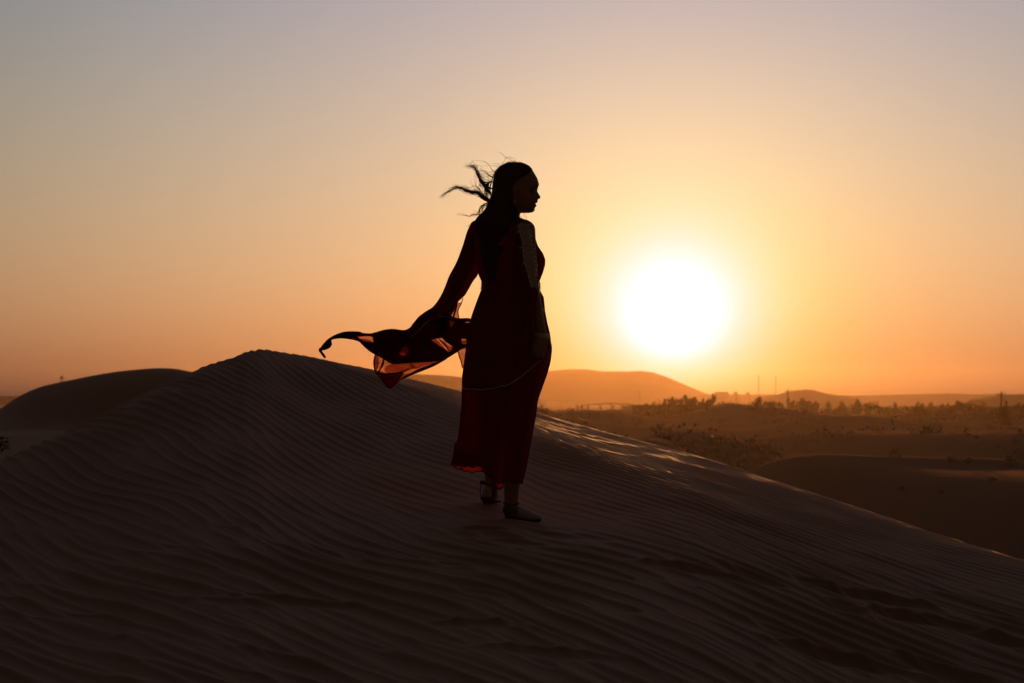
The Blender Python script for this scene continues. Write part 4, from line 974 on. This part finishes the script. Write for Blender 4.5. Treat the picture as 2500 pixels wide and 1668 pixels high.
# far tiny scrub nobody could count
V, F = [], []; r = np.random.default_rng(77)
for k in range(2600):
    y = 90 * (2300 / 90) ** r.random(); px = r.uniform(1280, 2700) if k % 5 else r.uniform(-250, 1280); h_ = (px - 1250) / FPX; x = h_ * y
    if vnoise(np.array([x / 30]), np.array([y / 60]), 91, 2)[0] < -.05: continue
    z = gz(px, y); s = r.uniform(.3, .9) * (1.6 if y > 600 else 1) * (y / 400) ** .35
    for l in range(14):
        d = r.normal(0, 1, 3) * np.array([.8, .8, .4]) * s; p = np.array([x, y, z + .3 * s]) + d; p[2] = max(p[2], z); u_ = r.normal(0, 1, 3); u_ /= np.linalg.norm(u_); w_ = np.cross(u_, r.normal(0, 1, 3)); w_ /= np.linalg.norm(w_)
        L = .30 * s; b = len(V); V += [tuple(p - u_ * L), tuple(p + w_ * L * .6), tuple(p + u_ * L), tuple(p - w_ * L * .6)]; F.append((b, b + 1, b + 2, b + 3))
for k in range(950):                      # undergrowth of the grove
    px = r.uniform(1552, 1775) if k < 420 else r.uniform(1790, 2520); y = r.uniform(395, 470) if k < 420 else r.uniform(430, 640); x = (px - 1250) / FPX * y; z = gz(px, y); top = CAMZ - ((990 if k < 420 else 993 + 5 * math.sin(px * .05) + 4 * math.sin(px * .023)) - HOR) / FPX * y
    for l in range(16):
        p = np.array([x + r.normal(0, .5), y + r.normal(0, .5), r.uniform(z, max(top, z + .5))]); u_ = r.normal(0, 1, 3); u_ /= np.linalg.norm(u_); w_ = np.cross(u_, r.normal(0, 1, 3)); w_ /= np.linalg.norm(w_)
        L = .34; b = len(V); V += [tuple(p - u_ * L), tuple(p + w_ * L * .6), tuple(p + u_ * L), tuple(p - w_ * L * .6)]; F.append((b, b + 1, b + 2, b + 3))
tag(link('scrub', mesh('scrub', V, F, False), M_leaf), 'sparse tiny scrub scattered over the distant sand plain', None, None, 'stuff')
# two lone bushes at the left
o = P(152, 932.5, 45.6 - FIG_Y); plant('shrub', 1, (o.x, o.y, o.z - .01), 15 / FPX * 45.6, 17 / FPX * 45.6, 'tiny bush silhouetted on the ridge of the left dune', 'shrub', None, 0.4)
o = P(4, 1100, 24 - FIG_Y); plant('shrub', 2, (o.x, o.y, o.z), 70 / FPX * 24, 34 / FPX * 24, 'dark bush at the left edge in the hollow between the two dunes', 'shrub', None, 0.9)

def box(V, F, x0, x1, y0, y1, z0, z1):
    b = len(V); V += [(x0, y0, z0), (x1, y0, z0), (x1, y1, z0), (x0, y1, z0), (x0, y0, z1), (x1, y0, z1), (x1, y1, z1), (x0, y1, z1)]
    F += [tuple(b + i for i in f) for f in ((0, 3, 2, 1), (4, 5, 6, 7), (0, 1, 5, 4), (1, 2, 6, 5), (2, 3, 7, 6), (3, 0, 4, 7))]
def bpart(name, V, F, m_, parent, smooth=False): 
    o = link(name, mesh(name, V, F, smooth), m_, parent); return o
# power poles
def power_pole(px, top, y, label, tall_extra=0.0, arm=1.0):
    h_ = (px - 1250) / FPX; z0 = gz(px, y) - .5; zt = CAMZ - (top - HOR) / FPX * y; H = zt - z0
    t = empty('power_pole', (h_ * y, y, z0), label, 'power pole', 'wooden power poles on the plain')
    V, F = tube([(0, 0, 0), (0, 0, H * .5), (0, 0, H)], [.24, .20, .16], 12); bpart('pole', V, F, M_wood, t, True)
    V, F = [], []; box(V, F, -arm, arm, -.08, .08, H - .55, H - .37); bpart('crossarm', V, F, M_wood, t)
    for s in (-1, 1):
        V, F = tube([(s * arm * .55, -.09, H - .5), (0, -.13, H - 1.2)], .04, 6); bpart('brace', V, F, M_steel, t)
    for s in (-.9, 0, .9):
        V, F = tube([(s * arm, 0, H - .37 if s else H), (s * arm, 0, H - .25 if s else H + .12), (s * arm, 0, H - .05 if s else H + .3)], [.05, .10, .05], 8); bpart('insulator', V, F, M_steel, t, True)
    return t
power_pole(1923.5, 951.5, 560, 'wooden power pole with forked top left of the round hill', arm=.85)
power_pole(2444.5, 957.5, 420, 'taller dark power pole with a wide crossarm above a bush at the far right', arm=.95)
power_pole(2456.5, 979, 400, 'short post close beside the taller right pole, half sunk in the bush', arm=.25)
y = 395; plant('tree', 2, ((2447 - 1250) / FPX * y, y, gz(2447, y)), 50 / FPX * y, CAMZ - (995 - HOR) / FPX * y - gz(2447, y), 'dense dark bush wrapped round the foot of the two right poles', 'shrub', None, .3)
# lattice masts
def mast(px, top, y, label):
    h_ = (px - 1250) / FPX; z0 = -6.0; H = CAMZ - (top - HOR) / FPX * y - z0; t = empty('lattice_mast', (h_ * y, y, z0), label, 'mast', 'thin masts far off in the haze')
    w = .45
    cs = [(w * math.cos(a), w * math.sin(a)) for a in (math.pi / 2, math.pi * 7 / 6, math.pi * 11 / 6)]
    for c in cs:
        V, F = tube([(c[0], c[1], 0), (c[0] * .6, c[1] * .6, H)], .09, 5); bpart('leg', V, F, M_steel, t)
    V, F = [], []; n_ = int(H / 1.1)
    for i in range(n_):
        a, b = cs[i % 3], cs[(i + 1) % 3]; f0, f1 = 1 - .4 * i / n_, 1 - .4 * (i + 1) / n_
        tube([(a[0] * f0, a[1] * f0, H * i / n_), (b[0] * f1, b[1] * f1, H * (i + 1) / n_)], .05, 4, V, F)
        tube([(a[0] * f0, a[1] * f0, H * i / n_), (b[0] * f0, b[1] * f0, H * i / n_)], .04, 4, V, F)
    bpart('bracing', V, F, M_steel, t)['kind'] = 'stuff'
mast(1852, 916.5, 1700, 'faint thin mast above the haze, left one of the two right of the sun')
mast(1894, 920, 1750, 'faint thin mast above the haze, right one of the two right of the sun')
mast(1562, 953, 1500, 'very faint short mast in front of the big hill')
# open shed with a low roof
y = 640; k_ = y / FPX; x0, x1 = (1421 - 1250) * k_, (1548 - 1250) * k_; zr = CAMZ - (988 - HOR) * k_; zp = CAMZ - (983.4 - HOR) * k_; zb = gz(1480, y) - .3; xm = (1484 - 1250) * k_
t = empty('shed', ((x0 + x1) / 2, y, zb), 'long open-sided shed with a shallow roof left of the grove', 'shed'); cxx = (x0 + x1) / 2
V = [(x0 - cxx - .3, -5, zr - zb), (xm - cxx, -5, zp - zb), (x1 - cxx + .3, -5, zr - zb), (x0 - cxx - .3, 5, zr - zb), (xm - cxx, 5, zp - zb), (x1 - cxx + .3, 5, zr - zb)]
V += [(a, b, c - .28) for a, b, c in V]; F = [(0, 1, 4, 3), (1, 2, 5, 4), (6, 9, 10, 7), (7, 10, 11, 8), (0, 6, 7, 1), (1, 7, 8, 2), (3, 4, 10, 9), (4, 5, 11, 10), (0, 3, 9, 6), (2, 8, 11, 5)]
bpart('roof', V, F, M_roof, t)
for i, fx in enumerate((0, .12, .35, .58, .77, 1)):
    for yy_ in (-4.6, 4.6):
        V, F = [], []; xx = (x0 - cxx) * (1 - fx) + (x1 - cxx) * fx; box(V, F, xx - .14, xx + .14, yy_ - .14, yy_ + .14, 0, zr - zb - .27); bpart('post', V, F, M_steel, t)
V, F = [], []; box(V, F, x0 - cxx + .2, x1 - cxx - .2, 4.75, 4.9, 0, (zr - zb) * .45); bpart('wall', V, F, M_wall, t)
def block(px0, px1, top, y, label, wins=2):
    k_ = y / FPX; xa, xb = (px0 - 1250) * k_, (px1 - 1250) * k_; zt = CAMZ - (top - HOR) * k_; z0 = gz((px0 + px1) / 2, y) - .3; H = zt - z0; w = (xb - xa) / 2
    t = empty('building', ((xa + xb) / 2, y, z0), label, 'building', 'small flat-roofed buildings in the distance')
    V, F = [], []; box(V, F, -w, w, -3, 3, 0, H - .25); bpart('wall', V, F, M_wall, t)
    V, F = [], []; box(V, F, -w - .12, w + .12, -3.12, 3.12, H - .246, H); bpart('roof', V, F, M_roof, t)
    for i in range(wins):
        V, F = [], []; xx = -w + 2 * w * (i + .7) / (wins + .4); box(V, F, xx - .4, xx + .4, -3.03, -2.9, H * .45, H * .45 + .9); bpart('window', V, F, M_roof, t)
    V, F = [], []; box(V, F, w * .75 - .45, w * .75 + .45, -3.04, -2.9, 0.05, 2.1); bpart('door', V, F, M_wood, t)
block(1521, 1546, 990.5, 600, 'low pale block under the right end of the open shed', 1)
block(1548, 1572, 993, 660, 'pale hut between the open shed and the grove', 1)
block(1744, 1778, 957, 2050, 'long flat-roofed building on the skyline below the sun', 4)
block(1791, 1800, 957, 2050, 'small tower-like building on the skyline right of the flat-roofed one', 1)
block(1822, 1828, 958.5, 2000, 'tiny building on the skyline left of the two masts', 1)
block(2120, 2144, 980, 1350, 'boxy grey building in the haze halfway to the right pole', 3)
